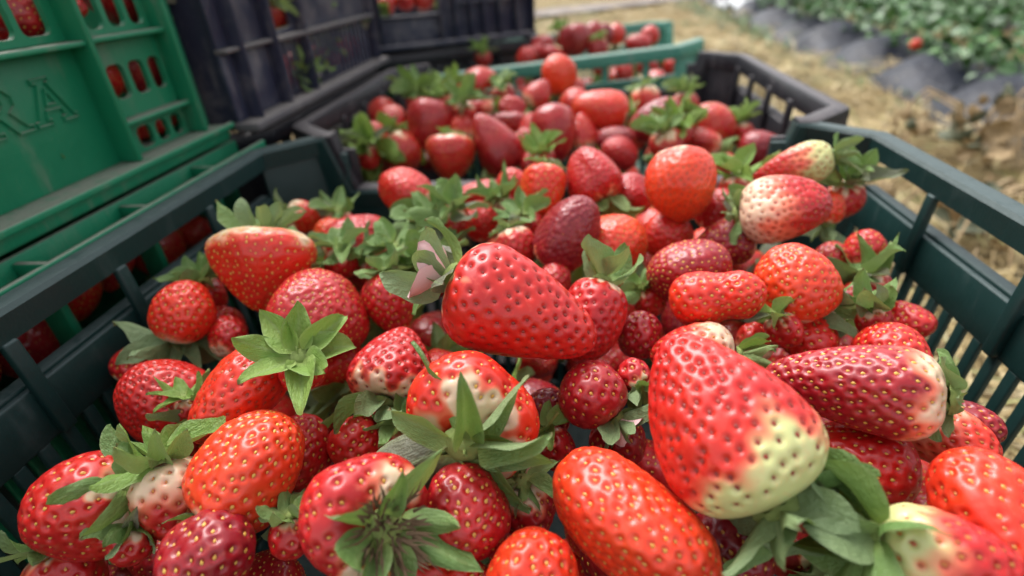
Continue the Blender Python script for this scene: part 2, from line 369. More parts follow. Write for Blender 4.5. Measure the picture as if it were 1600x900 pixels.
def front_ribbed(w):
    ln = .36
    w.piece('shelf', .002, ln - .002, .0100, .0130, -.012, .0075, .0006)
    w.piece('outer_rail', 0, ln, .0015, .0160, .0076, .0108, .0012)
    w.piece('inner_rail', 0, ln, .001, .030, -.0156, -.0122, .0012)
    w.row('rib', [.040 + .066 * k for k in range(5)], .0034, .0035, .0099, -.0120, .0075, .0006)
    w.row('post', [.040 + .066 * k for k in range(5)], .0044, .0132, .060, -.0120, .0005, .0008)
    w.piece('middle_rail', .002, ln - .002, .0595, .066, -.0135, .002, .0012)
    w.row('slat', frange(.006, ln - .006, .0118), .0056, .0655, Z0 - .04, -.013, -.010)
    w.piece('bottom_rail', .002, ln - .002, Z0 - .041, Z0, -.0135, .002, .0012)
tall_crate('green crate with open ribbed rim under the lettered crate at the left', (-.223, -.355, 0), 0, .36, .37, Z0, M['green'], front_ribbed, 'crates stacked along the left')

def front_navy(w):                                             # s = y - .005, H .24, d = .24 - z
    H = .24; D = lambda z: H - z; S = lambda y: y - .004; ln = .33
    w.piece('base_ledge', 0, ln, D(.0065), H, -.014, .006, .0015, M['ledge'])
    for y in (.0235, .0745, .130, .318): w.piece('rib', S(y) - .0012, S(y) + .0012, .004, D(.0067), -.012, .001, .0008)
    w.piece('panel', S(.006), S(.0215), D(.0530), D(.0067), -.012, -.009, .0005)
    w.piece('panel', S(.0253), S(.0727), D(.0530), D(.0067), -.012, -.009, .0005)
    w.piece('panel', S(.006), S(.0215), .010, D(.0562), -.012, -.009, .0005)
    w.piece('panel', S(.0253), S(.0727), .010, D(.0562), -.012, -.009, .0005)
    w.piece('crossbar', S(.005), S(.0725), D(.0560), D(.0532), -.012, -.002, .0008, M['ledge'])
    w.piece('crossbar', S(.0765), S(.3160), D(.0560), D(.0525), -.012, .001, .0008, M['ledge'])
    w.holed('windowed_panel', S(.0763), S(.1283), .010, D(.0562), -.012, -.009, [(S(.0800), S(.1240), .05, D(.0600))], .003)
    w.piece('panel', S(.1318), S(.3162), .010, D(.0562), -.012, -.009, .0005)
    w.row('slat', [S(y) for y in frange(.080, .128, .0105)], .0052, D(.0528), D(.0062), -.0105, -.0088)
    w.row('slat', [S(y) for y in frange(.134, .312, .0125)], .0078, D(.0528), D(.0062), -.0105, -.0088)
    w.piece('rim', 0, ln, 0, .010, -.016, .004, .002)
tall_crate('dusty navy black stacked crate with narrow slats, just right of the green lettered crate', (-.219, .004, Z0 + .004), 0, .33, .38, .24, M['navy'], front_navy, 'crates stacked along the left')
harvest_crate('black crate under the dusty navy one, only its rim in view', (-.423, .164, 0), 0, .396, .32, Z0, M['black'], (-.1, -.03, .04, .1), 'crates stacked along the left')

def front_far(w):
    H = .24; D = lambda z: H - z; ln = .30
    w.piece('base_ledge', 0, ln, D(.006), H, -.014, .003, .0015)
    for s in (.004, .058, .148, .170, .194, .215, .240, .268, .296): w.piece('rib', s - .0018, s + .0018, .004, D(.0062), -.012, .001, .0008)
    w.holed('slotted_panel', .0062, .0558, .010, D(.0064), -.012, -.009, [(.018, .026, D(.044), D(.014)), (.034, .042, .06, D(.05))], .003)
    w.piece('panel', .0602, .1458, D(.040), D(.0064), -.012, -.009, .0005)
    w.piece('crossbar', .0602, .1458, D(.0432), D(.0402), -.012, -.001, .0008)
    w.piece('panel', .0602, .1458, .010, D(.085), -.012, -.009, .0005)
    w.piece('panel', .1502, .294, .010, D(.0064), -.012, -.010, .0005)
    for z in (.055, .10): w.piece('crossbar', .1722, .293, D(z), D(z - .003), -.0098, -.0012, .0008)
    w.piece('rim', 0, ln, 0, .010, -.016, .004, .002)
FAR = (-.300, .405, Z0 + .004); FRZ = math.atan2(.09, .16) - R(90)
tall_crate('black stacked crate at the back with a window showing a row of berries', FAR, FRZ, .30, .34, .24, M['navy'], front_far, 'crates stacked along the left')
def front_plain(w):
    w.piece('wall_panel', 0, .34, .003, Z0 - .012, -.012, -.008, .0006)
    w.piece('rim', -.004, .344, 0, .018, -.0075, .004, .004)
    w.row('rib', frange(.01, .33, .05), .004, .018, Z0 - .014, -.0078, .001, .0008)
fo = Vector(FAR) + Matrix.Rotation(FRZ, 4, 'Z') @ Vector((-.004, -.012, 0))
tall_crate('black crate at the back in deep shade under the windowed black one', (fo.x, fo.y, 0), FRZ, .34, .34, Z0 - .002, M['black'], front_plain, 'crates stacked along the left')

# ------------------------------------------------------------------ strawberries
PROF = dict(
    conic=[(0, 0), (.03, .42), (.1, .73), (.2, .93), (.32, 1), (.48, .95), (.66, .78), (.82, .54), (.94, .30), (1, 0)],
    wedge=[(0, 0), (.03, .45), (.1, .75), (.2, .93), (.35, 1), (.52, .97), (.70, .86), (.85, .66), (.95, .42), (1, 0)],
    round=[(0, 0), (.03, .40), (.1, .68), (.2, .86), (.35, .98), (.5, 1), (.65, .96), (.8, .80), (.93, .48), (1, 0)],
    long=[(0, 0), (.03, .40), (.1, .68), (.22, .91), (.36, 1), (.52, .96), (.7, .82), (.86, .58), (.95, .34), (1, 0)],
    heart=[(0, 0), (.02, .48), (.08, .82), (.18, .98), (.3, 1), (.46, .93), (.65, .74), (.82, .50), (.94, .27), (1, 0)],
    bean=[(0, 0), (.03, .42), (.1, .72), (.22, .93), (.38, 1), (.55, .98), (.74, .92), (.88, .74), (.96, .45), (1, 0)],
    cone=[(0, 0), (.03, .50), (.1, .82), (.19, .97), (.27, 1), (.44, .93), (.60, .80), (.76, .62), (.88, .45), (.96, .27), (1, 0)],
    kidney=[(0, 0), (.03, .44), (.1, .78), (.22, .97), (.36, 1), (.52, .90), (.66, .86), (.8, .80), (.93, .52), (1, 0)])
def profile_fn(shape):
    t = np.array([p[0] for p in PROF[shape]]); r = np.array([p[1] for p in PROF[shape]])
    u = np.arccos(1 - 2 * t); U = np.linspace(0, np.pi, 400); ri = np.interp(U, u, r)
    k = np.exp(-np.linspace(-2, 2, 31) ** 2); k /= k.sum(); pad = np.concatenate([-ri[15:0:-1], ri, -ri[-2:-17:-1]])
    ri = np.convolve(pad, k, 'valid'); ri[0] = ri[-1] = 0; ri /= ri.max()
    return lambda q: np.interp(q, U, ri)
def noise3(P, f, seed):
    o = Vector((seed * 7.13, seed * 3.7, seed * 1.9))
    return np.array([noise.noise(Vector(p) * f + o) for p in P])
def fruit_mesh(shape, hl, hw, seed, nu, nv, sp=4.2, pd=1.0, pale=.1, pdir=0., pang=0., bend=0., lump=.068, us0=0.):
    """strawberry: +z towards the tip, pits carved into the skin; returns (fruit mesh, seeds mesh)"""
    rng = np.random.RandomState(seed); pf = profile_fn(shape); L = 2 * hl; sp = sp * 1e-3
    ph = rng.rand(6) * 6.28; la = lump * (.7 + .6 * rng.rand()); flat = .90 + .08 * rng.rand()
    bd = bend if bend else (rng.rand() - .5) * .14
    def base(u, th):
        t = (1 - np.cos(u)) / 2; r = pf(u) * hw
        lob = 1 + la * (.55 * np.cos(3 * th + ph[0] + 1.2 * t) + .40 * np.cos(5 * th + ph[1] + 2 * t) + .5 * np.cos(2 * th + ph[2]) + .55 * np.sin(4.2 * t + ph[3] + np.cos(th + ph[4])))
        r = r * lob
        if shape == 'kidney': r = r * (1 - .22 * np.exp(-((t - .60) / .11) ** 2) * (.5 + .5 * np.cos(th - .3)))
        x = r * np.cos(th); y = r * np.sin(th) * flat; z = -hl + L * t
        z = z + .17 * hw * np.exp(-(np.sqrt(x * x + y * y) / (.36 * hw)) ** 2) * (u < 1.2)
        x = x + bd * L * ((t - .45) ** 2 * 2.2 - .15)
        return np.stack([x, y, z], -1)
    u = np.linspace(0, np.pi, nv + 2)[1:-1]; th = np.arange(nu) / nu * 2 * np.pi
    Ug, Tg = np.meshgrid(u, th, indexing='ij'); P = base(Ug, Tg)
    e = 1e-3
    def normal(U, T):
        a = base(np.clip(U + e, 0, np.pi), T) - base(np.clip(U - e, 0, np.pi), T); b = base(U, T + e) - base(U, T - e)
        n = np.cross(a, b); n /= np.linalg.norm(n, axis=-1, keepdims=True) + 1e-12
        return n
    Nn = normal(Ug, Tg)
    if (Nn * P).sum() < 0: Nn = -Nn; sg = -1
    else: sg = 1
    # seeds on a golden spiral, by area
    uu = np.linspace(us0 or (.52 if pale > .2 else .34), np.pi - .10, 300); rad = np.linalg.norm(base(uu, uu * 0 + .7)[:, :2], axis=1); zz = base(uu, uu * 0 + .7)[:, 2]
    ds = np.sqrt(np.gradient(rad) ** 2 + np.gradient(zz) ** 2); cum = np.cumsum(2 * np.pi * rad * ds * (.78 + .75 * (zz + hl) / L)); N = max(14, int(cum[-1] / (sp * sp)))
    k = np.arange(N) + .5; us = np.interp(k / N * cum[-1], cum, uu) + rng.randn(N) * .022; ts = k * 2.399963 + rng.randn(N) * .10
    ulo, uhi = uu[0], uu[-1]
    for it in range(5):                 # even the seeds out over the skin
        S0 = base(us, ts); e1 = (base(us + e, ts) - S0) / e; e2 = (base(us, ts + e) - S0) / e
        dv = S0[:, None, :] - S0[None]; dl = np.sqrt((dv ** 2).sum(-1)) + np.eye(N)
        push = (dv / dl[..., None] * np.clip(np.minimum(1.04, 1.16 - .36 * (S0[:, 2] + hl) / L)[:, None] * sp - dl, 0, None)[..., None] * (1 - np.eye(N))[..., None]).sum(1) * .30
        us = np.clip(us + (push * e1).sum(1) / ((e1 ** 2).sum(1) + 1e-12), ulo, uhi); ts = ts + np.clip((push * e2).sum(1) / ((e2 ** 2).sum(1) + 1e-9), -.4, .4)
    us = np.clip(us + rng.randn(N) * .11 * sp / hl, ulo, uhi); ts = ts + rng.randn(N) * .11 * sp / (hw * np.clip(np.sin(us), .3, 1))
    Sp = base(us, ts); Sn = normal(us, ts) * sg
    V = P.reshape(-1, 3); VN = Nn.reshape(-1, 3)
    dist = np.full(len(V), 9.)
    for i in range(0, N, 16): dist = np.minimum(dist, np.sqrt(((V[:, None, :] - Sp[None, i:i + 16, :]) ** 2).sum(-1)).min(1))
    rp = min(.33 * sp, .00125); dep = pd * min(.00068, .17 * sp); grid = 2 * np.pi * hw / nu
    if rp < 1.3 * grid: dep *= (rp / (1.3 * grid)) ** 2; rp = 1.3 * grid
    cav = np.clip(1 - (dist / rp) ** 2, 0, 1) ** 1.25
    swell = np.clip((dist - rp * .7) / rp, 0, 1) * .00026
    V = V + VN * (swell - dep * cav)[:, None]
    tz = (V[:, 2] + hl) / L; thv = Tg.reshape(-1)
    if pale <= 0: ripe = np.ones(len(V))
    else:
        ns = np.array([noise.noise(Vector(p) * 95 + Vector((seed, 0, 0))) + .6 * noise.noise(Vector(p) * 240 + Vector((0, seed, 0))) for p in V]) * .11 + np.array([noise.noise(Vector((math.cos(a) * 2.6, math.sin(a) * 2.6, seed * 3.3 + b))) for a, b in zip(thv, tz)]) * .16
        edge = tz + ns - pdir * np.maximum(0, np.cos(thv - pang)) * 1.0
        ripe = np.clip((edge - pale * .45) / (pale * .85 + .05), 0, 1)
    ripe = np.minimum(1, ripe + .25 * cav * (ripe > .15))
    # poles
    top = base(np.array([0.]), np.array([0.]))[0]; bot = base(np.array([np.pi]), np.array([0.]))[0]
    F = []
    for i in range(nv - 1):
        a = np.arange(nu) + i * nu; b = np.roll(a - i * nu, -1) + i * nu
        F += list(zip(a, a + nu, b + nu, b))
    n0 = len(V); V = np.vstack([V, top, bot]); ripe = np.append(ripe, [ripe[:nu].mean(), ripe[-nu:].mean()])
    F += [(n0, j, (j + 1) % nu) for j in range(nu)] + [(n0 + 1, (nv - 1) * nu + (j + 1) % nu, (nv - 1) * nu + j) for j in range(nu)]
    me = mesh_np('strawberry', V, F, True, dict(ripe=ripe, pit=np.append(np.clip(1 - (dist / (rp * .85)) ** 2, 0, 1), [0, 0]))); me.materials.append(M['fruit'])
    # seeds: little pointed grains lying in the pits
    SV, SF = [], []; hx = min(.00076, .19 * sp) * (1.15 if pd == 1.3 and nu <= 80 else 1)
    for p, n in zip(Sp, Sn):
        c = p - n * dep * .62; ax = np.array([0, 0, 1.]) - n * n[2]; ln = np.linalg.norm(ax)
        if ln < .2: ax = np.array([1., 0, 0]) - n * n[0]; ln = np.linalg.norm(ax)
        ax /= ln; bx = np.cross(n, ax); s = hx * (.72 + .5 * rng.rand()); b = len(SV)
        SV += [c - ax * s * 1.1, c + ax * s * .85, c + bx * s * .62, c - bx * s * .62, c + n * s * .62, c + ax * s * .45 + bx * s * .52, c + ax * s * .45 - bx * s * .52]
        SF += [(b, b + 2, b + 4), (b, b + 4, b + 3), (b + 2, b + 5, b + 4), (b + 3, b + 4, b + 6), (b + 5, b + 1, b + 4), (b + 6, b + 4, b + 1)]
    sm = mesh_np('seeds', SV, SF, True); sm.materials.append(M['seed'])
    return me, sm

def sepal_mesh(curl, wav, pointy, mat, nx=6, ny=12, name='sepal', side=0., twist=0., fold=1., tipc=0.):
    V, F, mid, al = [], [], [], []; ang = 0.; py = pz = 0.
    for j in range(ny + 1):
        s = j / ny
        if j: ang = curl * s ** 1.2 + tipc * max(0, s - .62) * 2.6; py += math.cos(ang) / ny; pz += math.sin(ang) / ny
        w = .5 * (math.sin(math.pi * min(1, s ** (.78 - .12 * pointy))) ** .66) + .15 * (1 - s) ** 2 + .004
        if s > .84: w *= 1 - .35 * pointy * (s - .84) / .16
        tw = twist * s
        for i in range(nx + 1):
            q = -1 + 2 * i / nx
            k = fold * .40 * (abs(q) ** 1.35) * w * (1.1 - .5 * s) + .055 * math.sin(8 * s + 2.6 * q + wav * 9) * s * abs(q) + .02 * math.sin(17 * s + wav * 30) * q * s
            x = q * w * math.cos(tw); k = k + q * w * math.sin(tw)
            V.append((x + side * s * s, py - math.sin(ang) * k, pz + math.cos(ang) * k)); mid.append(abs(q)); al.append(s)
    for j in range(ny):
        for i in range(nx): a = j * (nx + 1) + i; F.append((a, a + 1, a + nx + 2, a + nx + 1))
    me = mesh_np(name, V, F, True, dict(mid=mid, along=al)); me.materials.append(mat); return me
_rs = random.Random(99)
CURLS = (-1.2, -.8, -.5, -.3, -.1, .1, .3, .55, .8, 1.1, 1.5, -.2, .2, .45)
_par = [(c, _rs.random(), _rs.random(), _rs.uniform(-.18, .18), _rs.uniform(-.7, .7), _rs.choice((1.2, .8, .5, -.6, -.9, 1.)), _rs.uniform(-1.1, .9)) for c in CURLS]
SEP = {k: [sepal_mesh(c, wv, pt, M[k], side=sd, twist=tw, fold=fo, tipc=tc) for c, wv, pt, sd, tw, fo, tc in _par] for k in ('sepal', 'fresh', 'grey')}
PET = [sepal_mesh(c, .7, -.2, M['petal'], name='petal') for c in (.5, -.4, .9)]
def dome_mesh(name, rad, mat, seed=0, nr=5, na=16):
    rng = np.random.RandomState(seed); V, F = [(0, 0, -rad * .55)], []
    for i in range(1, nr + 1):
        a = i / nr * 1.9
        for j in range(na):
            t = j / na * 6.283; r = rad * math.sin(min(a, 1.5708)) * (1 + .10 * rng.randn()); V.append((r * math.cos(t), r * math.sin(t), -rad * .55 * math.cos(a) + rad * .03 * rng.randn()))
    F += [(0, 1 + (j + 1) % na, 1 + j) for j in range(na)]
    for i in range(nr - 1):
        for j in range(na): a = 1 + i * na + j; b = 1 + i * na + (j + 1) % na; F.append((a, b, b + na, a + na))
    me = mesh_np(name, V, F, True); me.materials.append(mat); return me
HUB = [dome_mesh('calyx', 1., M['hub'], s) for s in range(4)]
def stalk_mesh(ln):
    V, F = [], []; n = 7
    for i in range(6):
        s = i / 5; r = .085 * (1.25 - .35 * s) ; cx = .35 * s * s * ln
        for j in range(n): t = j / n * 6.283; V.append((cx + r * math.cos(t), r * math.sin(t), -.35 - s * ln))
        if i:
            for j in range(n): a = (i - 1) * n + j; b = (i - 1) * n + (j + 1) % n; F.append((a, b, b + n, a + n))
    V.append((.35 * ln, 0, -.35 - ln * .97)); F += [(5 * n + j, 5 * n + (j + 1) % n, len(V) - 1) for j in range(n)]
    me = mesh_np('stalk', V, F, True); me.materials.append(M['hub']); return me
STALK = [stalk_mesh(l) for l in (.35, .8, 1.6)]
def tuft_mesh(seed=1):
    rng = random.Random(seed); V, F = [], []
    for k in range(110):
        a = rng.random() * 6.28; rr = rng.random() ** .6; b = Vector((math.cos(a) * rr * 1.0, math.sin(a) * rr * 1.0, -.30)); d = Vector((math.cos(a) * rr * .9, math.sin(a) * rr * .9, -.5 - rng.random() * .35)) + Vector((rng.gauss(0, .25), rng.gauss(0, .25), 0))
        s = Vector((-math.sin(a), math.cos(a), 0)) * .06; i = len(V); V += [b - s, b + s, b + d * .6 + s * .7, b + d * .6 - s * .7, b + d + Vector((rng.gauss(0, .12), rng.gauss(0, .12), .05))]
        F += [(i, i + 1, i + 2, i + 3), (i + 3, i + 2, i + 4)]
    me = mesh_np('stamen_tuft', V, F, True); me.materials.append(M['tuft']); return me
TUFT = tuft_mesh()

def add_calyx(body, hl, hw, spec, rng, ex, leaf='sepal', joined=False):
    n, ln, beta, wd = spec
    hub = link('calyx', HUB[rng.randrange(4)], body); hr = hw * (.29 if not ex.get('tall') else .42)
    hub.location = (0, 0, -hl - hw * .015); hub.scale = (hr, hr, hr * (1 if not ex.get('tall') else 1.25))
    k = Vector((0, 0, 1))
    a0 = rng.random() * 6.28
    for i in range(n):
        al = a0 + (i + rng.uniform(-.28, .28)) / n * 6.283; inner = i % 2
        bt = R(beta + rng.uniform(-20, 20) - (10 if inner else 0)); l = hw * ln * 1.24 * rng.uniform(.80, 1.18) * (.88 if inner else 1); w = hw * ln * wd * .90 * rng.uniform(.82, 1.15)
        e = Vector((math.cos(al), math.sin(al), 0)); Y = (e * math.cos(bt) + k * math.sin(bt)).normalized(); Z = (-k * math.cos(bt) + e * math.sin(bt)).normalized(); X = Y.cross(Z)
        roll = R(rng.uniform(-22, 22)); X, Z = X * math.cos(roll) + Z * math.sin(roll), Z * math.cos(roll) - X * math.sin(roll)
        mk = leaf
        if ex.get('stalk') == .12 and i == 2: mk = 'grey'
        elif rng.random() < .07: mk = 'grey'
        me = SEP[mk][rng.choice((2, 3, 4, 5, 6, 11, 12)) if ex.get('tall') else rng.choice((1, 2, 3, 3, 4, 5, 11, 12)) if beta > -15 else rng.choice((1, 2, 3, 4, 5, 6, 7, 8, 9, 11, 12, 13))]
        o = link('sepal', me, hub)
        base = e * hr * .68 + k * hw * (-.05 if inner else .0)
        Mx = Matrix(((X.x * w, Y.x * l, Z.x * l, base.x), (X.y * w, Y.y * l, Z.y * l, base.y), (X.z * w, Y.z * l, Z.z * l, base.z), (0, 0, 0, 1)))
        S = Matrix.Diagonal((hr, hr, hub.scale[2], 1)).inverted()
        o.matrix_parent_inverse = S; o.matrix_basis = Mx
    if ex.get('petals'):
        for i in range(2):
            al = -.5 + i * 1.3; e = Vector((math.cos(al), math.sin(al), 0)); bt = R(-38); Y = (e * math.cos(bt) + k * math.sin(bt)); Z = (-k * math.cos(bt) + e * math.sin(bt)); X = Y.cross(Z); l = hw * .72; w = hw * .62; base = e * hr * .6 - k * hw * .06
            o = link('petal', PET[i], hub); o.matrix_parent_inverse = Matrix.Diagonal((hr, hr, hub.scale[2], 1)).inverted()
            o.matrix_basis = Matrix(((X.x * w, Y.x * l, Z.x * l, base.x), (X.y * w, Y.y * l, Z.y * l, base.y), (X.z * w, Y.z * l, Z.z * l, base.z), (0, 0, 0, 1)))
    if ex.get('brown'):
        o = link('stamen_tuft', TUFT, hub); o.scale = (1.5, 1.5, 1.5)
    else:
        o = link('stalk', STALK[1 if ex.get('stalk', 0) < .2 else 2] if ex.get('stalk') else STALK[rng.randrange(2)], hub)
        o.rotation_euler = (rng.uniform(-.3, .3), rng.uniform(-.3, .3), rng.random() * 6)
    return hub
def put(body, seeds, loc, q, tone, st, green=0.):
    body.location = loc; body.rotation_mode = 'QUATERNION'; body.rotation_quaternion = q
    for o in (body, seeds): o['tone'] = float(tone); o['seedtone'] = float(st); o['green'] = float(green)
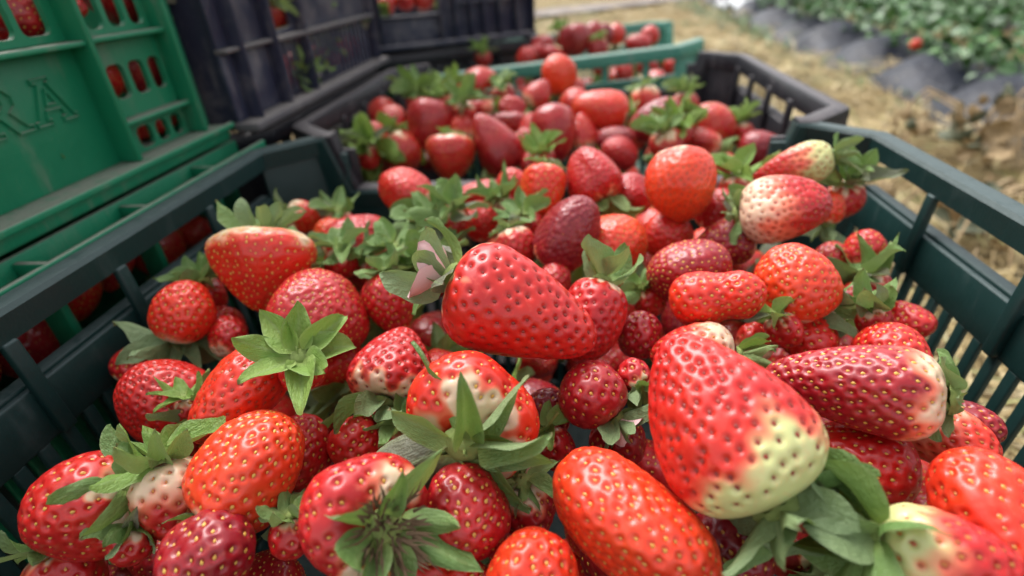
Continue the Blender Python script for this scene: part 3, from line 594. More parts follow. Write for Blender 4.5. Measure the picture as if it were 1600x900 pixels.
BERRIES=[
(1,'large glossy conical strawberry in the middle of the heap, pink petals still in its leaves',(-0.0026,-0.2185,0.2460),(-0.1846,0.6922,-0.4435,0.5386),0.0275,0.0204,'cone',0.5,0.03,0.8,(9, 0.86, -30, 0.5),{'sp': 4.9, 'petals': 1, 'pd': 1.3}),
(1,'biggest strawberry in the near crate, tapering up from a wide yellow-green shoulder',(0.0531,-0.2650,0.2440),(0.6355,-0.0405,-0.4296,-0.6403),0.0242,0.0206,'conic',0.45,0.2,0.8,(10, 0.8, -14, 0.5),{'sp': 4.2, 'green': 1, 'pdir': 0.22, 'pang': 0.55, 'pd': 1.2, 'us0': 0.8}),
(1,'long dark red strawberry lying sideways beside the right wall with pale shoulder',(0.0998,-0.2380,0.2323),(0.5087,0.1932,-0.7386,-0.3980),0.0240,0.0150,'cone',0.85,0.17,0.1,(9, 0.6, 10, 0.45),{'sp': 3.6}),
(1,'long bean-shaped orange-red strawberry at the bottom under the green-shouldered one',(0.0302,-0.2795,0.2200),(0.0429,0.6261,-0.4385,0.6433),0.0249,0.0153,'bean',0.14,0,0.35,None,{'sp': 3.9, 'bend': -0.14}),
(1,'strawberry with star-shaped leaf collar facing up and a grey withered sepal',(-0.0170,-0.2483,0.2280),(0.5041,-0.5954,-0.5064,-0.3674),0.0179,0.0211,'heart',0.25,0.045,0.1,(10, 1.0, 0, 0.46),{'sp': 4.0, 'stalk': 0.12}),
(1,'small round deep red shiny strawberry below the star-shaped leaf collar',(-0.0146,-0.2783,0.2181),(0.5117,0.4302,-0.3162,0.6731),0.0126,0.0125,'round',0.75,0,0.2,None,{'sp': 4.0}),
(1,'strawberry with shrivelled brown tuft in its leaf collar at the bottom',(-0.0436,-0.2826,0.2220),(-0.4514,0.1055,0.8407,0.2798),0.0162,0.0178,'heart',0.65,0.06,0.3,(8, 0.92, -16, 0.46),{'sp': 3.9, 'brown': 1}),
(1,'plump orange-red strawberry full of yellow seeds with leaves at its underside',(-0.0837,-0.2684,0.2205),(0.6892,-0.4786,-0.0265,-0.5434),0.0181,0.0170,'wedge',0.08,0.04,0,(10, 0.62, 18, 0.45),{'sp': 4.0}),
(1,'red strawberry tucked behind the plump orange-red one with yellow seeds',(-0.0831,-0.2469,0.2039),(0.7239,-0.3781,-0.0167,-0.5768),0.0133,0.0125,'round',0.6,0,0.1,None,{'sp': 3.8}),
(1,'fat red strawberry in the bottom left corner with leaves spread to its right',(-0.1336,-0.2790,0.2134),(0.5849,0.4349,-0.6581,-0.1890),0.0167,0.0163,'wedge',0.55,0.03,0.1,(10, 0.95, -8, 0.45),{'sp': 4.3, 'stalk': 0.1}),
(1,'pale pinkish white strawberry beside the fat red one in the bottom left corner',(-0.1073,-0.2755,0.2120),(0.1416,0.9048,-0.3523,0.1926),0.0142,0.0116,'conic',0.5,0.42,0.5,(10, 1.1, -22, 0.48),{'sp': 4.0}),
(1,'dark red strawberry cut by the bottom edge left of the brown-tufted one',(-0.0840,-0.2938,0.2154),(0.4588,0.7123,-0.3051,0.4348),0.0114,0.0131,'round',0.9,0,0.1,None,{'sp': 3.9}),
(1,'pinkish red strawberry resting against the left wall under the droopy-leaved one',(-0.1433,-0.2291,0.2102),(0.9124,0.1543,-0.2840,-0.2510),0.0177,0.0167,'wedge',0.5,0.05,0.7,(9, 0.6, -10, 0.45),{'sp': 3.8}),
(1,'small orange-red strawberry whose leaves droop below it against the left wall',(-0.1586,-0.1876,0.2240),(0.8299,-0.2123,0.1255,-0.5004),0.0143,0.0137,'round',0.3,0.2,0.3,(11, 1.4, -8, 0.5),{'sp': 4.1}),
(1,'coral strawberry standing under the tallest green leaf collar on the left',(-0.1028,-0.2391,0.2240),(0.6032,0.6684,-0.4263,0.0876),0.0202,0.0138,'long',0.22,0.1,0.6,None,{'sp': 3.9}),
(1,'red strawberry behind the tallest green leaf collar on the left',(-0.0947,-0.1868,0.2240),(0.6845,-0.2398,0.2272,-0.6498),0.0160,0.0220,'round',0.65,0,0.3,None,{'sp': 3.8}),
(1,'wide squat strawberry near the left wall with pale top and leaf cap on top',(-0.1318,-0.1621,0.2300),(0.3011,0.8186,-0.4488,0.1945),0.0191,0.0250,'heart',0.3,0.22,0.1,(10, 0.62, -22, 0.42),{'sp': 3.9}),
(1,'small red strawberry peeping out above the wide squat one by the left wall',(-0.1681,-0.0848,0.2186),(0.2704,0.8152,-0.4482,0.2477),0.0108,0.0120,'round',0.75,0,0.3,None,{'sp': 3.8}),
(1,'small half pale strawberry by the back left corner with spiky leaves',(-0.1499,-0.0816,0.2234),(-0.3327,0.7875,-0.3586,0.3748),0.0108,0.0101,'round',0.4,0.35,0.3,(7, 1.2, -30, 0.5),{'sp': 3.8}),
(1,'pink-red cone strawberry near the back left with dark leaves at its foot',(-0.1009,-0.1216,0.2260),(0.6689,-0.5583,0.0380,-0.4893),0.0185,0.0157,'conic',0.6,0.05,0.7,(8, 1.05, -12, 0.5),{'sp': 3.6}),
(1,'orange strawberry hidden behind the pink-red cone near the back left',(-0.1268,-0.0981,0.2180),(0.8613,0.0700,-0.1736,-0.4724),0.0104,0.0104,'round',0.05,0.2,0.3,None,{'sp': 4}),
(1,'deep red strawberry between big pale leaves, left of the middle one with petals',(-0.0665,-0.1743,0.2200),(0.1721,0.7801,-0.5169,0.3076),0.0151,0.0125,'conic',0.65,0,0.1,(8, 0.95, -5, 0.55),{'sp': 3.8}),
(1,'strawberry with whitish shoulder and narrow sepals just left of the star-collared one',(-0.0536,-0.2150,0.2180),(0.6774,-0.4824,-0.2849,-0.4768),0.0163,0.0173,'heart',0.6,0.09,0.7,(8, 1.0, -38, 0.38),{'sp': 4.1}),
(1,'red strawberry near the back edge half covered by light green ragged leaves',(-0.0839,-0.0785,0.2360),(0.7309,0.1295,-0.4387,-0.5065),0.0174,0.0159,'round',0.45,0.1,0.5,(10, 1.05, -5, 0.5),{'sp': 4}),
(1,'red strawberry lying against the rear lip with leaf at its right end',(-0.0424,-0.0546,0.2233),(0.6688,0.3666,-0.4976,-0.4132),0.0155,0.0122,'conic',0.55,0.1,0.6,(7, 0.8, -10, 0.5),{'sp': 3.6}),
(1,'pink strawberry peeping from leaves behind the middle strawberry with petals',(-0.0373,-0.0902,0.2228),(0.7774,0.0107,-0.0516,-0.6268),0.0119,0.0115,'round',0.5,0.1,0.6,None,{'sp': 3.8}),
(1,'small upright strawberry with thin leaf cap behind the middle strawberry with petals',(-0.0128,-0.1308,0.2240),(0.1034,0.7132,-0.6090,0.3314),0.0124,0.0111,'conic',0.6,0.12,0.5,(8, 0.9, 5, 0.4),{'sp': 3.8}),
(1,'orange-red round strawberry at the rear lip left of a dull pink one',(-0.0018,-0.0826,0.2380),(0.2279,0.6944,-0.6657,0.1504),0.0153,0.0138,'wedge',0.2,0.03,0.2,(7, 0.6, 10, 0.45),{'sp': 3.8}),
(1,'crimson strawberry covered in dense bumpy seeds, leaning right behind the middle one',(0.0132,-0.1344,0.2348),(0.6289,-0.2913,0.0453,-0.7194),0.0200,0.0150,'wedge',0.95,0.1,0.7,(8, 0.5, 10, 0.45),{'sp': 3.1, 'pd': 1.0}),
(1,'dull pink strawberry topped by fresh three-lobed leaves at the rear lip',(0.0267,-0.0731,0.2420),(0.6285,-0.0597,-0.4114,-0.6574),0.0176,0.0165,'wedge',0.65,0.05,0.6,(7, 1.0, -25, 0.55),{'sp': 3.4}),
(1,'large smooth orange round strawberry at the back right of the near heap',(0.0722,-0.0980,0.2460),(-0.1871,-0.6059,0.7446,-0.2082),0.0198,0.0188,'round',0.05,0.03,0.6,None,{'sp': 3.6, 'pd': 0.5}),
(1,'light orange strawberry behind a standing pair of leaves, right of the crimson bumpy one',(0.0367,-0.1239,0.2230),(-0.4652,0.3914,-0.2620,0.7495),0.0170,0.0163,'wedge',0.1,0.05,0.4,None,{'sp': 3.8}),
(1,'soft red strawberry half hidden below the large smooth orange round one',(0.0679,-0.0980,0.2160),(0.5518,-0.1657,0.1289,-0.8071),0.0133,0.0140,'round',0.45,0.03,0.5,None,{'sp': 3.6}),
(1,'pinkish strawberry wedged left of the large smooth orange round one',(0.0511,-0.0655,0.2280),(0.6881,0.2865,-0.3956,-0.5366),0.0136,0.0129,'round',0.7,0,0.6,None,{'sp': 3.4}),
(1,'deep red strawberry lying below the half white one at the right',(0.0910,-0.1198,0.2220),(-0.4863,-0.4135,0.7177,0.2784),0.0160,0.0134,'conic',0.9,0.02,0.1,None,{'sp': 3.6}),
(1,'crimson round strawberry with pale raised seeds above the kidney-shaped one',(0.0661,-0.1602,0.2285),(0.6175,0.4088,-0.6149,-0.2711),0.0184,0.0157,'round',0.85,0,0.05,None,{'sp': 3.5}),
(1,'kidney-shaped strawberry, orange at left end and pink at right end',(0.0704,-0.1900,0.2340),(-0.3077,0.4604,-0.3539,0.7537),0.0181,0.0117,'kidney',0.3,0,0.2,None,{'sp': 3.8}),
(1,'coral heart-shaped strawberry with dark leaves tucked beneath, right of the kidney-shaped one',(0.1042,-0.1765,0.2323),(0.5988,0.0432,-0.2320,-0.7653),0.0160,0.0171,'wedge',0.12,0.03,0.25,(7, 0.8, -20, 0.5),{'sp': 4.0}),
(1,'half white strawberry with pink tip and pale freckled side below the right rear corner',(0.1137,-0.1280,0.2440),(-0.3270,0.4290,-0.4208,0.7293),0.0197,0.0163,'wedge',0.65,0.5,0.6,(8, 0.8, -12, 0.45),{'sp': 3.9, 'pdir': 0.05, 'pang': 0}),
(1,'strawberry with lime green upper half pointing its leaves at the right rear corner',(0.1347,-0.0767,0.2460),(-0.4080,-0.3903,0.7347,0.3760),0.0208,0.0114,'conic',0.6,0.48,0.5,(9, 0.95, -45, 0.4),{'sp': 3.8, 'green': 1}),
(1,'small pale strawberry down beside the right wall among dark leaves',(0.1576,-0.1243,0.2195),(-0.4871,0.1532,0.0697,0.8570),0.0107,0.0095,'round',0.6,0.3,0.3,(8, 1.1, -20, 0.55),{'sp': 3.8}),
(1,'bit of an orange strawberry showing behind the half white one',(0.1540,-0.0860,0.2260),(0.5299,-0.1134,-0.1627,-0.8246),0.0094,0.0087,'round',0.15,0.1,0.4,(9, 1.6, -25, 0.5),{'sp': 3.8}),
(1,'bright red strawberry under leaves between the coral and the long dark red ones',(0.1097,-0.1887,0.2125),(0.5850,0.2040,-0.6236,-0.4768),0.0110,0.0100,'round',0.5,0,0.1,None,{'sp': 3.8}),
(1,'scarlet strawberry behind the long dark red one by the right wall',(0.1316,-0.2049,0.2180),(0.5210,-0.0500,-0.3149,-0.7918),0.0124,0.0133,'round',0.45,0.05,0.2,(7, 0.9, -30, 0.5),{'sp': 4.0}),
(1,'scarlet strawberry with yellow seeds lying under the long dark red one',(0.1040,-0.2463,0.2077),(0.5512,0.1643,-0.7357,-0.3577),0.0176,0.0134,'wedge',0.55,0,0,None,{'sp': 3.8}),
(1,'pale salmon strawberry beside the slotted right wall',(0.1320,-0.2403,0.2140),(-0.0499,0.4524,-0.5171,0.7248),0.0134,0.0105,'wedge',0.35,0.55,0.5,None,{'sp': 3.8}),
(1,'wine red strawberry behind the pale salmon one at the right wall',(0.1494,-0.2263,0.2060),(-0.0868,0.4175,-0.4689,0.7735),0.0101,0.0081,'round',0.95,0,0.4,None,{'sp': 3.8}),
(1,'huge orange-red strawberry cut by the right edge of the photo',(0.1217,-0.2741,0.2220),(0.5065,-0.0459,-0.4920,-0.7066),0.0166,0.0145,'wedge',0.2,0,0.4,None,{'sp': 4.3}),
(1,'white-shouldered strawberry with large loose leaves at the bottom right corner',(0.1004,-0.2898,0.2260),(-0.1359,0.6424,-0.3745,0.6547),0.0151,0.0113,'wedge',0.55,0.36,0.5,(12, 1.55, -34, 0.52),{'sp': 4.3, 'stalk': 0.3, 'green': 1}),
(1,'wine coloured strawberry in shade below the green-shouldered one',(0.0588,-0.2768,0.2040),(0.2817,0.4870,-0.5663,0.6024),0.0120,0.0117,'round',0.95,0,0.2,None,{'sp': 3.9}),
(1,'shiny dark red strawberry with pink petal and green leaves right below the middle',(0.0218,-0.2328,0.2220),(0.7238,0.0301,-0.4328,-0.5365),0.0109,0.0122,'round',0.8,0,0.2,(8, 1.0, -18, 0.5),{'sp': 4.6, 'petals': 1}),
(1,'pink-red strawberry with orange edge and two upright leaves right of the middle one',(0.0219,-0.1978,0.2280),(-0.3429,-0.6157,0.6953,-0.1408),0.0170,0.0130,'wedge',0.6,0.03,0.7,(6, 1.15, -38, 0.6),{'sp': 4.1}),
(1,'crimson strawberry in the gap right of the two upright leaves',(0.0429,-0.1912,0.2160),(0.6463,-0.1397,-0.1832,-0.7275),0.0099,0.0096,'round',0.85,0,0.4,None,{'sp': 3.8}),
(1,'white-necked strawberry with bright fresh leaves behind the biggest one',(0.0599,-0.2092,0.2200),(0.5656,0.2663,-0.6997,-0.3459),0.0155,0.0141,'conic',0.5,0.35,0.4,(9, 0.85, -52, 0.4),{'sp': 3.8}),
(1,'blush pale strawberry peeking behind bright fresh leaves',(0.0898,-0.1867,0.2100),(0.5567,-0.1819,-0.2619,-0.7671),0.0082,0.0077,'round',0.4,0.5,0.5,None,{'sp': 4}),
(1,'shadowed wine red strawberry between star collar and shiny dark red one',(0.0040,-0.2271,0.2032),(0.5858,-0.3734,-0.0506,-0.7176),0.0123,0.0100,'round',1,0,0.4,None,{'sp': 4}),
(1,'orange-red strawberry tip rising from the bottom edge in the centre',(0.0045,-0.2938,0.2140),(0.6654,-0.2307,-0.1404,-0.6960),0.0123,0.0123,'wedge',0.18,0,0.2,None,{'sp': 3.9}),
(1,'scarlet strawberry lying along the bottom edge under the small round one',(-0.0223,-0.2925,0.2058),(-0.2704,0.6719,-0.1082,0.6810),0.0150,0.0093,'long',0.5,0,0,None,{'sp': 4.0}),
(1,'strawberry showing mostly its pale green leaf collar beneath the star-collared one',(0.0002,-0.2631,0.2020),(0.0043,0.7777,-0.6257,0.0601),0.0100,0.0103,'round',0.8,0.2,0.3,(9, 0.95, 0, 0.42),{'sp': 3.9, 'stalk': 0.1}),
(1,'red strawberry in a gap under the tallest leaf collar',(-0.0623,-0.2425,0.2043),(-0.4851,0.5835,-0.1116,0.6417),0.0104,0.0104,'round',0.5,0,0.1,None,{'sp': 4}),
(1,'pale red strawberry in shade under the droopy-leaved small one',(-0.1417,-0.1876,0.2100),(0.8739,-0.1629,-0.1142,-0.4436),0.0097,0.0091,'round',0.65,0.3,0.5,None,{'sp': 4}),
(1,'small red strawberry in the dark gap right of the middle strawberry tip',(0.0066,-0.1536,0.2200),(0.7051,-0.1298,-0.1229,-0.6862),0.0085,0.0085,'round',0.7,0,0.5,None,{'sp': 3.6}),
(1,'red strawberry in dark leaves right of the coral heart-shaped one',(0.1415,-0.1293,0.2165),(0.5208,-0.1340,-0.2067,-0.8174),0.0096,0.0090,'round',0.65,0,0.4,(8, 1.2, -25, 0.55),{'sp': 4}),
(1,'strawberry deep in leaves at the right wall, lower edge of the dark leaf clump',(0.1433,-0.1536,0.2091),(-0.4107,0.4865,-0.0558,0.7691),0.0089,0.0089,'round',0.7,0.1,0.4,(9, 1.6, -20, 0.55),{'sp': 4}),
(1,'strawberry below the bottom left corner one with broad grey-green leaves',(-0.1406,-0.2911,0.1938),(0.1758,0.9237,-0.3065,0.1482),0.0108,0.0108,'round',0.6,0.1,0.3,(9, 1.1, -5, 0.5),{'sp': 4.5}),
(1,'deep red strawberry under the leaves at the right of the green-shouldered one',(0.0778,-0.2670,0.1980),(0.5153,-0.1638,-0.6158,-0.5731),0.0109,0.0109,'round',0.8,0.05,0.3,(10, 1.3, -20, 0.55),{'sp': 4.5}),
(1,'rosy strawberry between the smooth orange round one and the half white one',(0.0955,-0.0866,0.2260),(0.5367,-0.2076,0.0994,-0.8118),0.0126,0.0105,'round',0.65,0.05,0.5,None,{'sp': 3.6}),
(1,'strawberry under pale ragged leaves at the back left of the middle one',(-0.0583,-0.1049,0.2190),(-0.1651,0.8337,-0.5217,0.0739),0.0123,0.0123,'round',0.6,0.1,0.4,(9, 1.5, -25, 0.55),{'sp': 4}),
(1,'strawberry hidden by the leaf fan above the pink petals',(-0.0498,-0.1315,0.2140),(-0.0840,0.8208,-0.5629,0.0480),0.0108,0.0114,'round',0.5,0.1,0.4,(9, 1.5, -22, 0.5),{'sp': 4}),
(1,'strawberry under the broad pale leaves in the right rear corner below the lime green one',(0.1668,-0.0749,0.2261),(0.1068,-0.5121,0.8491,0.0733),0.0103,0.0103,'round',0.6,0.1,0.4,(9, 1.75, -30, 0.58),{'sp': 4}),
(1,'strawberry buried in the dark leaf clump against the right wall, beside the coral heart-shaped one',(0.1555,-0.1432,0.2089),(0.1152,-0.5676,0.7987,-0.1632),0.0086,0.0086,'round',0.6,0.1,0.4,(9, 1.9, -30, 0.6),{'sp': 4}),
(1,'strawberry hidden under leaves between coral heart-shaped one and long dark red one',(0.1210,-0.1762,0.2140),(0.0916,-0.5951,0.7791,-0.1747),0.0077,0.0077,'round',0.6,0.1,0.4,(8, 1.7, -15, 0.6),{'sp': 4}),
(1,'strawberry with leaf fan standing in the gap left of the kidney-shaped one',(0.0505,-0.1610,0.2134),(-0.1532,0.7335,-0.6270,0.2129),0.0076,0.0076,'round',0.6,0.1,0.4,(8, 1.6, -20, 0.5),{'sp': 4}),
(1,'strawberry under the leaf spray between the deep red and the pink-red cone ones',(-0.0860,-0.1366,0.2170),(-0.1323,0.8663,-0.4781,0.0594),0.0093,0.0093,'round',0.6,0.1,0.4,(9, 1.6, -25, 0.55),{'sp': 4}),
(1,'strawberry under grey-green leaves by the pink petals of the middle one',(-0.0586,-0.1553,0.2203),(-0.1294,0.8508,-0.5019,0.0865),0.0086,0.0086,'round',0.6,0.1,0.4,(9, 1.9, -25, 0.6),{'sp': 4}),
(1,'strawberry with dark leaves in the gap under the star-collared and whitish-shouldered ones',(-0.0434,-0.2408,0.2040),(0.0481,0.8425,-0.5208,0.1295),0.0077,0.0077,'round',0.6,0.1,0.4,(9, 1.6, -20, 0.5),{'sp': 4}),
(1,'strawberry under leaves behind the half white one at its left end',(0.1051,-0.1065,0.2282),(0.0347,-0.5695,0.8196,0.0529),0.0078,0.0078,'round',0.5,0.2,0.4,(8, 1.7, -25, 0.5),{'sp': 4}),
(1,"strawberry under leaves at the rear lip just below the black crate's triangular one",(-0.0245,-0.0759,0.2225),(-0.1926,0.7972,-0.5652,0.0892),0.0100,0.0100,'round',0.6,0.1,0.4,(9, 1.6, -25, 0.5),{'sp': 4}),
(1,'strawberry under leaves between the orange-red plump one and the pinkish left wall one',(-0.1259,-0.2440,0.2036),(0.2345,0.8413,-0.4865,-0.0230),0.0068,0.0068,'round',0.6,0.1,0.4,(9, 1.6, -20, 0.5),{'sp': 4}),
(1,'strawberry beneath a bright leaf fan behind the middle one, at its upper left',(-0.0471,-0.1126,0.2330),(-0.1117,0.7869,-0.5995,-0.0945),0.0089,0.0089,'round',0.6,0.1,0.4,(8, 1.9, -20, 0.55),{'sp': 4}),
(1,"strawberry under dark leaves in the gap right of the middle one's top",(-0.0079,-0.1042,0.2260),(-0.2111,0.7912,-0.5691,0.0745),0.0084,0.0084,'round',0.6,0.1,0.4,(8, 1.7, -15, 0.55),{'sp': 4}),
(1,'strawberry under large grey-green leaves left of the pink petals',(-0.0703,-0.1445,0.2257),(-0.1026,0.8421,-0.5293,-0.0142),0.0095,0.0095,'round',0.6,0.1,0.4,(8, 1.7, -12, 0.66),{'sp': 4}),
(1,'strawberry under dark leaves at the foot of the pink-red cone near the back left',(-0.1003,-0.1447,0.2252),(-0.0242,0.8427,-0.5321,-0.0781),0.0083,0.0083,'round',0.6,0.1,0.4,(8, 1.7, -15, 0.6),{'sp': 4}),
(1,'strawberry behind the droopy-leaved small one, under dark leaves at the left wall',(-0.1686,-0.1588,0.2140),(-0.0141,0.9081,-0.4170,-0.0354),0.0094,0.0094,'round',0.6,0.1,0.4,(9, 1.6, -20, 0.55),{'sp': 4}),
(1,'strawberry under a leaf spray between the shiny dark red one and the biggest one',(0.0366,-0.2250,0.2240),(0.5259,-0.2096,-0.5938,-0.5718),0.0058,0.0058,'round',0.7,0.1,0.4,(8, 1.5, -25, 0.55),{'sp': 4}),
(1,'strawberry under the dark leaves below the coral heart-shaped one',(0.0972,-0.1934,0.2212),(0.1164,-0.6433,0.7210,-0.2299),0.0073,0.0073,'round',0.6,0.1,0.4,(8, 1.6, -15, 0.6),{'sp': 4}),
(1,'strawberry under a broad upright leaf by the slotted right wall',(0.1343,-0.1847,0.2200),(0.1359,-0.5786,0.7876,-0.1627),0.0068,0.0068,'round',0.6,0.1,0.4,(7, 1.9, -30, 0.7),{'sp': 4}),
(1,'strawberry under leaves below the biggest one, left of the loose large leaves',(0.0749,-0.2776,0.2240),(-0.0861,0.6974,-0.6071,0.3710),0.0056,0.0056,'round',0.7,0.1,0.4,(9, 1.9, -15, 0.55),{'sp': 4}),
(1,'strawberry under thin leaves at the bottom edge near the left corner',(-0.1169,-0.2862,0.2064),(0.2476,0.8682,-0.4287,0.0348),0.0064,0.0064,'round',0.6,0.1,0.4,(9, 1.7, -15, 0.4),{'sp': 4}),
(1,'strawberry under leaves between the plump yellow-seeded and brown-tufted ones',(-0.0666,-0.2832,0.2100),(0.2008,0.8377,-0.4995,0.0923),0.0064,0.0064,'round',0.6,0.1,0.4,(8, 1.5, -15, 0.5),{'sp': 4}),
(1,'strawberry bulging over the lip between near crate and black crate behind the crimson bumpy one',(-0.0216,-0.0602,0.2319),(0.7520,-0.0186,-0.1048,-0.6506),0.0118,0.0110,'round',0.5,0.05,0.5,(7, 1.2, -20, 0.5),{'sp': 3.8}),
(1,'strawberry with leaves at the rear lip right of the large smooth orange round one',(0.1109,-0.0653,0.2280),(0.0217,-0.6026,0.7969,-0.0380),0.0110,0.0110,'round',0.6,0.1,0.4,(8, 1.5, -25, 0.5),{'sp': 4}),
(1,"strawberry with leaf cap high against the left wall's back corner",(-0.1301,-0.0773,0.2160),(-0.0291,0.8444,-0.5311,-0.0638),0.0095,0.0095,'round',0.6,0.1,0.4,(8, 1.5, -15, 0.55),{'sp': 4}),
(1,'strawberry with small leaves below the coral one under the tallest collar',(-0.1253,-0.2383,0.2143),(0.0107,0.9293,-0.3668,0.0416),0.0063,0.0063,'round',0.6,0.1,0.4,(8, 1.5, -20, 0.5),{'sp': 4}),
(1,'strawberry in the gap right of the star-collared one, under dark leaves',(0.0091,-0.2422,0.2049),(-0.0403,0.8006,-0.5427,0.2506),0.0074,0.0074,'round',0.8,0.1,0.4,(8, 1.5, -15, 0.5),{'sp': 4}),
(1,'medium red strawberry resting low against the left wall behind the pinkish red one',(-0.1827,-0.1974,0.2020),(0.7518,-0.4778,0.0244,-0.4538),0.0111,0.0111,'conic',0.6,0.05,0.3,None,{'sp': 4}),
(1,'medium scarlet strawberry in the gap under the wide squat one',(-0.1585,-0.1713,0.2020),(0.8238,-0.3030,-0.0362,-0.4778),0.0116,0.0123,'wedge',0.5,0,0.2,None,{'sp': 4}),
(1,'medium dark red strawberry in the gap left of the biggest one',(0.0312,-0.2339,0.2000),(0.7084,-0.0690,-0.3286,-0.6209),0.0100,0.0104,'round',0.85,0,0.2,None,{'sp': 4}),
(1,'medium red strawberry at the right wall between scarlet and leafy ones',(0.1642,-0.1613,0.2040),(0.5148,0.0145,-0.4455,-0.7323),0.0096,0.0096,'conic',0.6,0,0.3,None,{'sp': 4}),
(1,'strawberry showing only its tall green leaf collar, seen from the stalk end',(-0.0792,-0.2347,0.2320),(-0.0801,0.8432,-0.4842,-0.2193),0.0083,0.0079,'round',0.6,0.1,0.3,(8, 2.05, -22, 0.62),{'sp': 3.9, 'stalk': 0.08, 'tall': 1}),
(2,"large pinkish strawberry at the left of the black crate's heap",(-0.1103,0.0977,0.2315),(0.2185,0.7677,-0.5988,0.0655),0.0234,0.0222,'wedge',0.77,0,0.6,None,{}),
(2,'strawberry with pale underside low at the left in the black crate',(-0.1326,0.0734,0.2153),(-0.0592,0.7918,-0.5488,0.2616),0.0193,0.0187,'round',0.62,0.15,0.4,(7, 0.8, -10, 0.5),{}),
(2,'strawberry with leaf cap on top just behind the front lip of the black crate',(-0.0807,0.0370,0.2200),(0.2054,0.7547,-0.6032,0.1563),0.0184,0.0206,'heart',0.52,0.12,0.4,(8, 0.6, 10, 0.5),{}),
(2,'long triangular strawberry pointing up left in the black crate',(-0.0459,0.0483,0.2275),(0.7583,0.1206,-0.2267,-0.5992),0.0268,0.0190,'conic',0.77,0,0.6,(8, 0.6, -15, 0.5),{}),
(2,'dull pink blunt strawberry in the centre front of the black crate',(0.0017,0.0506,0.2342),(0.1018,0.7005,-0.6763,0.2038),0.0230,0.0197,'wedge',0.74,0,0.6,None,{}),
(2,"red strawberry at the back left top of the black crate's heap",(-0.0769,0.1939,0.2452),(0.7421,-0.0910,0.0752,-0.6598),0.0191,0.0205,'round',0.57,0,0.5,None,{}),
(2,'small strawberry lying sideways with pale end at the back left of the black crate',(-0.0722,0.1319,0.2380),(0.6107,0.4577,-0.4892,-0.4221),0.0168,0.0103,'conic',0.72,0.2,0.5,(6, 0.9, -30, 0.5),{}),
(2,"small pinkish strawberry in the upper left of the black crate's heap",(-0.0383,0.1218,0.2380),(0.7011,0.3106,-0.3573,-0.5332),0.0126,0.0120,'round',0.72,0,0.5,None,{}),
(2,'flat dark pink strawberry lying across the middle left of the black crate',(-0.0376,0.0939,0.2335),(0.6118,0.4233,-0.5008,-0.4424),0.0181,0.0090,'long',0.87,0,0.5,None,{}),
(2,"bright orange strawberry on top at the back of the black crate's heap",(0.0018,0.1824,0.2551),(0.7211,0.0493,-0.0426,-0.6898),0.0189,0.0175,'round',0.12,0.03,0.4,(6, 0.8, -20, 0.5),{}),
(2,'pale pink strawberry among leaves at the back of the black crate',(-0.0152,0.1513,0.2440),(0.6748,-0.2681,0.1239,-0.6763),0.0144,0.0137,'conic',0.62,0.25,0.5,(8, 1.0, -25, 0.5),{}),
(2,'large orange-red strawberry on top with leaves at its right side in the black crate',(0.0392,0.0890,0.2418),(0.5914,0.3972,-0.5068,-0.4854),0.0243,0.0173,'wedge',0.32,0.04,0.4,(8, 0.75, -12, 0.5),{}),
(2,'red strawberry touching the large orange-red one in the black crate',(0.0194,0.1230,0.2380),(0.7099,0.0636,-0.1571,-0.6836),0.0161,0.0161,'round',0.52,0,0.5,None,{}),
(2,'whitish pink strawberry with brown leaf cap at the back of the black crate',(0.0807,0.1242,0.2400),(-0.0571,-0.6523,0.7384,-0.1614),0.0134,0.0146,'round',0.52,0.3,0.4,(7, 0.8, -5, 0.5),{}),
(2,'wine red tilted strawberry with leaves at right in the back of the black crate',(0.0820,0.0691,0.2359),(-0.4492,-0.5133,0.6637,0.3069),0.0231,0.0149,'wedge',0.92,0.06,0.6,(9, 0.9, -35, 0.5),{}),
(2,'round red strawberry at the right back of the black crate',(0.1314,0.0879,0.2270),(0.6181,0.1557,-0.3248,-0.6987),0.0193,0.0181,'round',0.57,0,0.4,(8, 0.7, -30, 0.5),{}),
(2,'crimson cone strawberry alone at the right wall of the black crate',(0.1665,0.0586,0.2120),(-0.2668,0.4863,-0.5636,0.6122),0.0215,0.0156,'wedge',0.97,0,0.7,None,{}),
(2,'small crimson strawberry in the middle right of the black crate',(0.0509,0.0591,0.2258),(-0.3763,0.5149,-0.4718,0.6088),0.0166,0.0105,'round',0.92,0,0.5,None,{}),
(2,'faded pink strawberry in the front middle of the black crate',(0.0521,0.0382,0.2203),(0.6689,0.2872,-0.3972,-0.5588),0.0150,0.0129,'round',0.72,0.05,0.6,None,{}),
(2,'pale pink strawberry with white spot under leaves at the right front of the black crate',(0.1186,0.0628,0.2182),(0.5954,0.3110,-0.4892,-0.5563),0.0154,0.0137,'round',0.62,0.2,0.4,(7, 0.9, -20, 0.55),{}),
(2,'blush strawberry with pale shoulder right of the dull pink blunt one',(0.0247,0.0698,0.2283),(0.7031,-0.0113,-0.1156,-0.7015),0.0160,0.0125,'conic',0.57,0.3,0.4,None,{}),
(2,'small pale strawberry between the large pinkish and the triangular ones',(-0.0800,0.0898,0.2309),(0.7651,-0.1077,-0.0693,-0.6311),0.0109,0.0109,'round',0.52,0.4,0.4,None,{}),
(2,'little red strawberry in the left front corner of the black crate',(-0.1722,0.0655,0.2040),(0.8172,-0.1416,-0.0822,-0.5526),0.0127,0.0121,'round',0.62,0,0.4,None,{}),
(2,'tiny pink strawberry among leaves at the left wall of the black crate',(-0.1846,0.0959,0.2080),(0.8194,-0.1317,-0.0737,-0.5530),0.0089,0.0096,'round',0.57,0,0.4,(7, 1.6, -20, 0.5),{}),
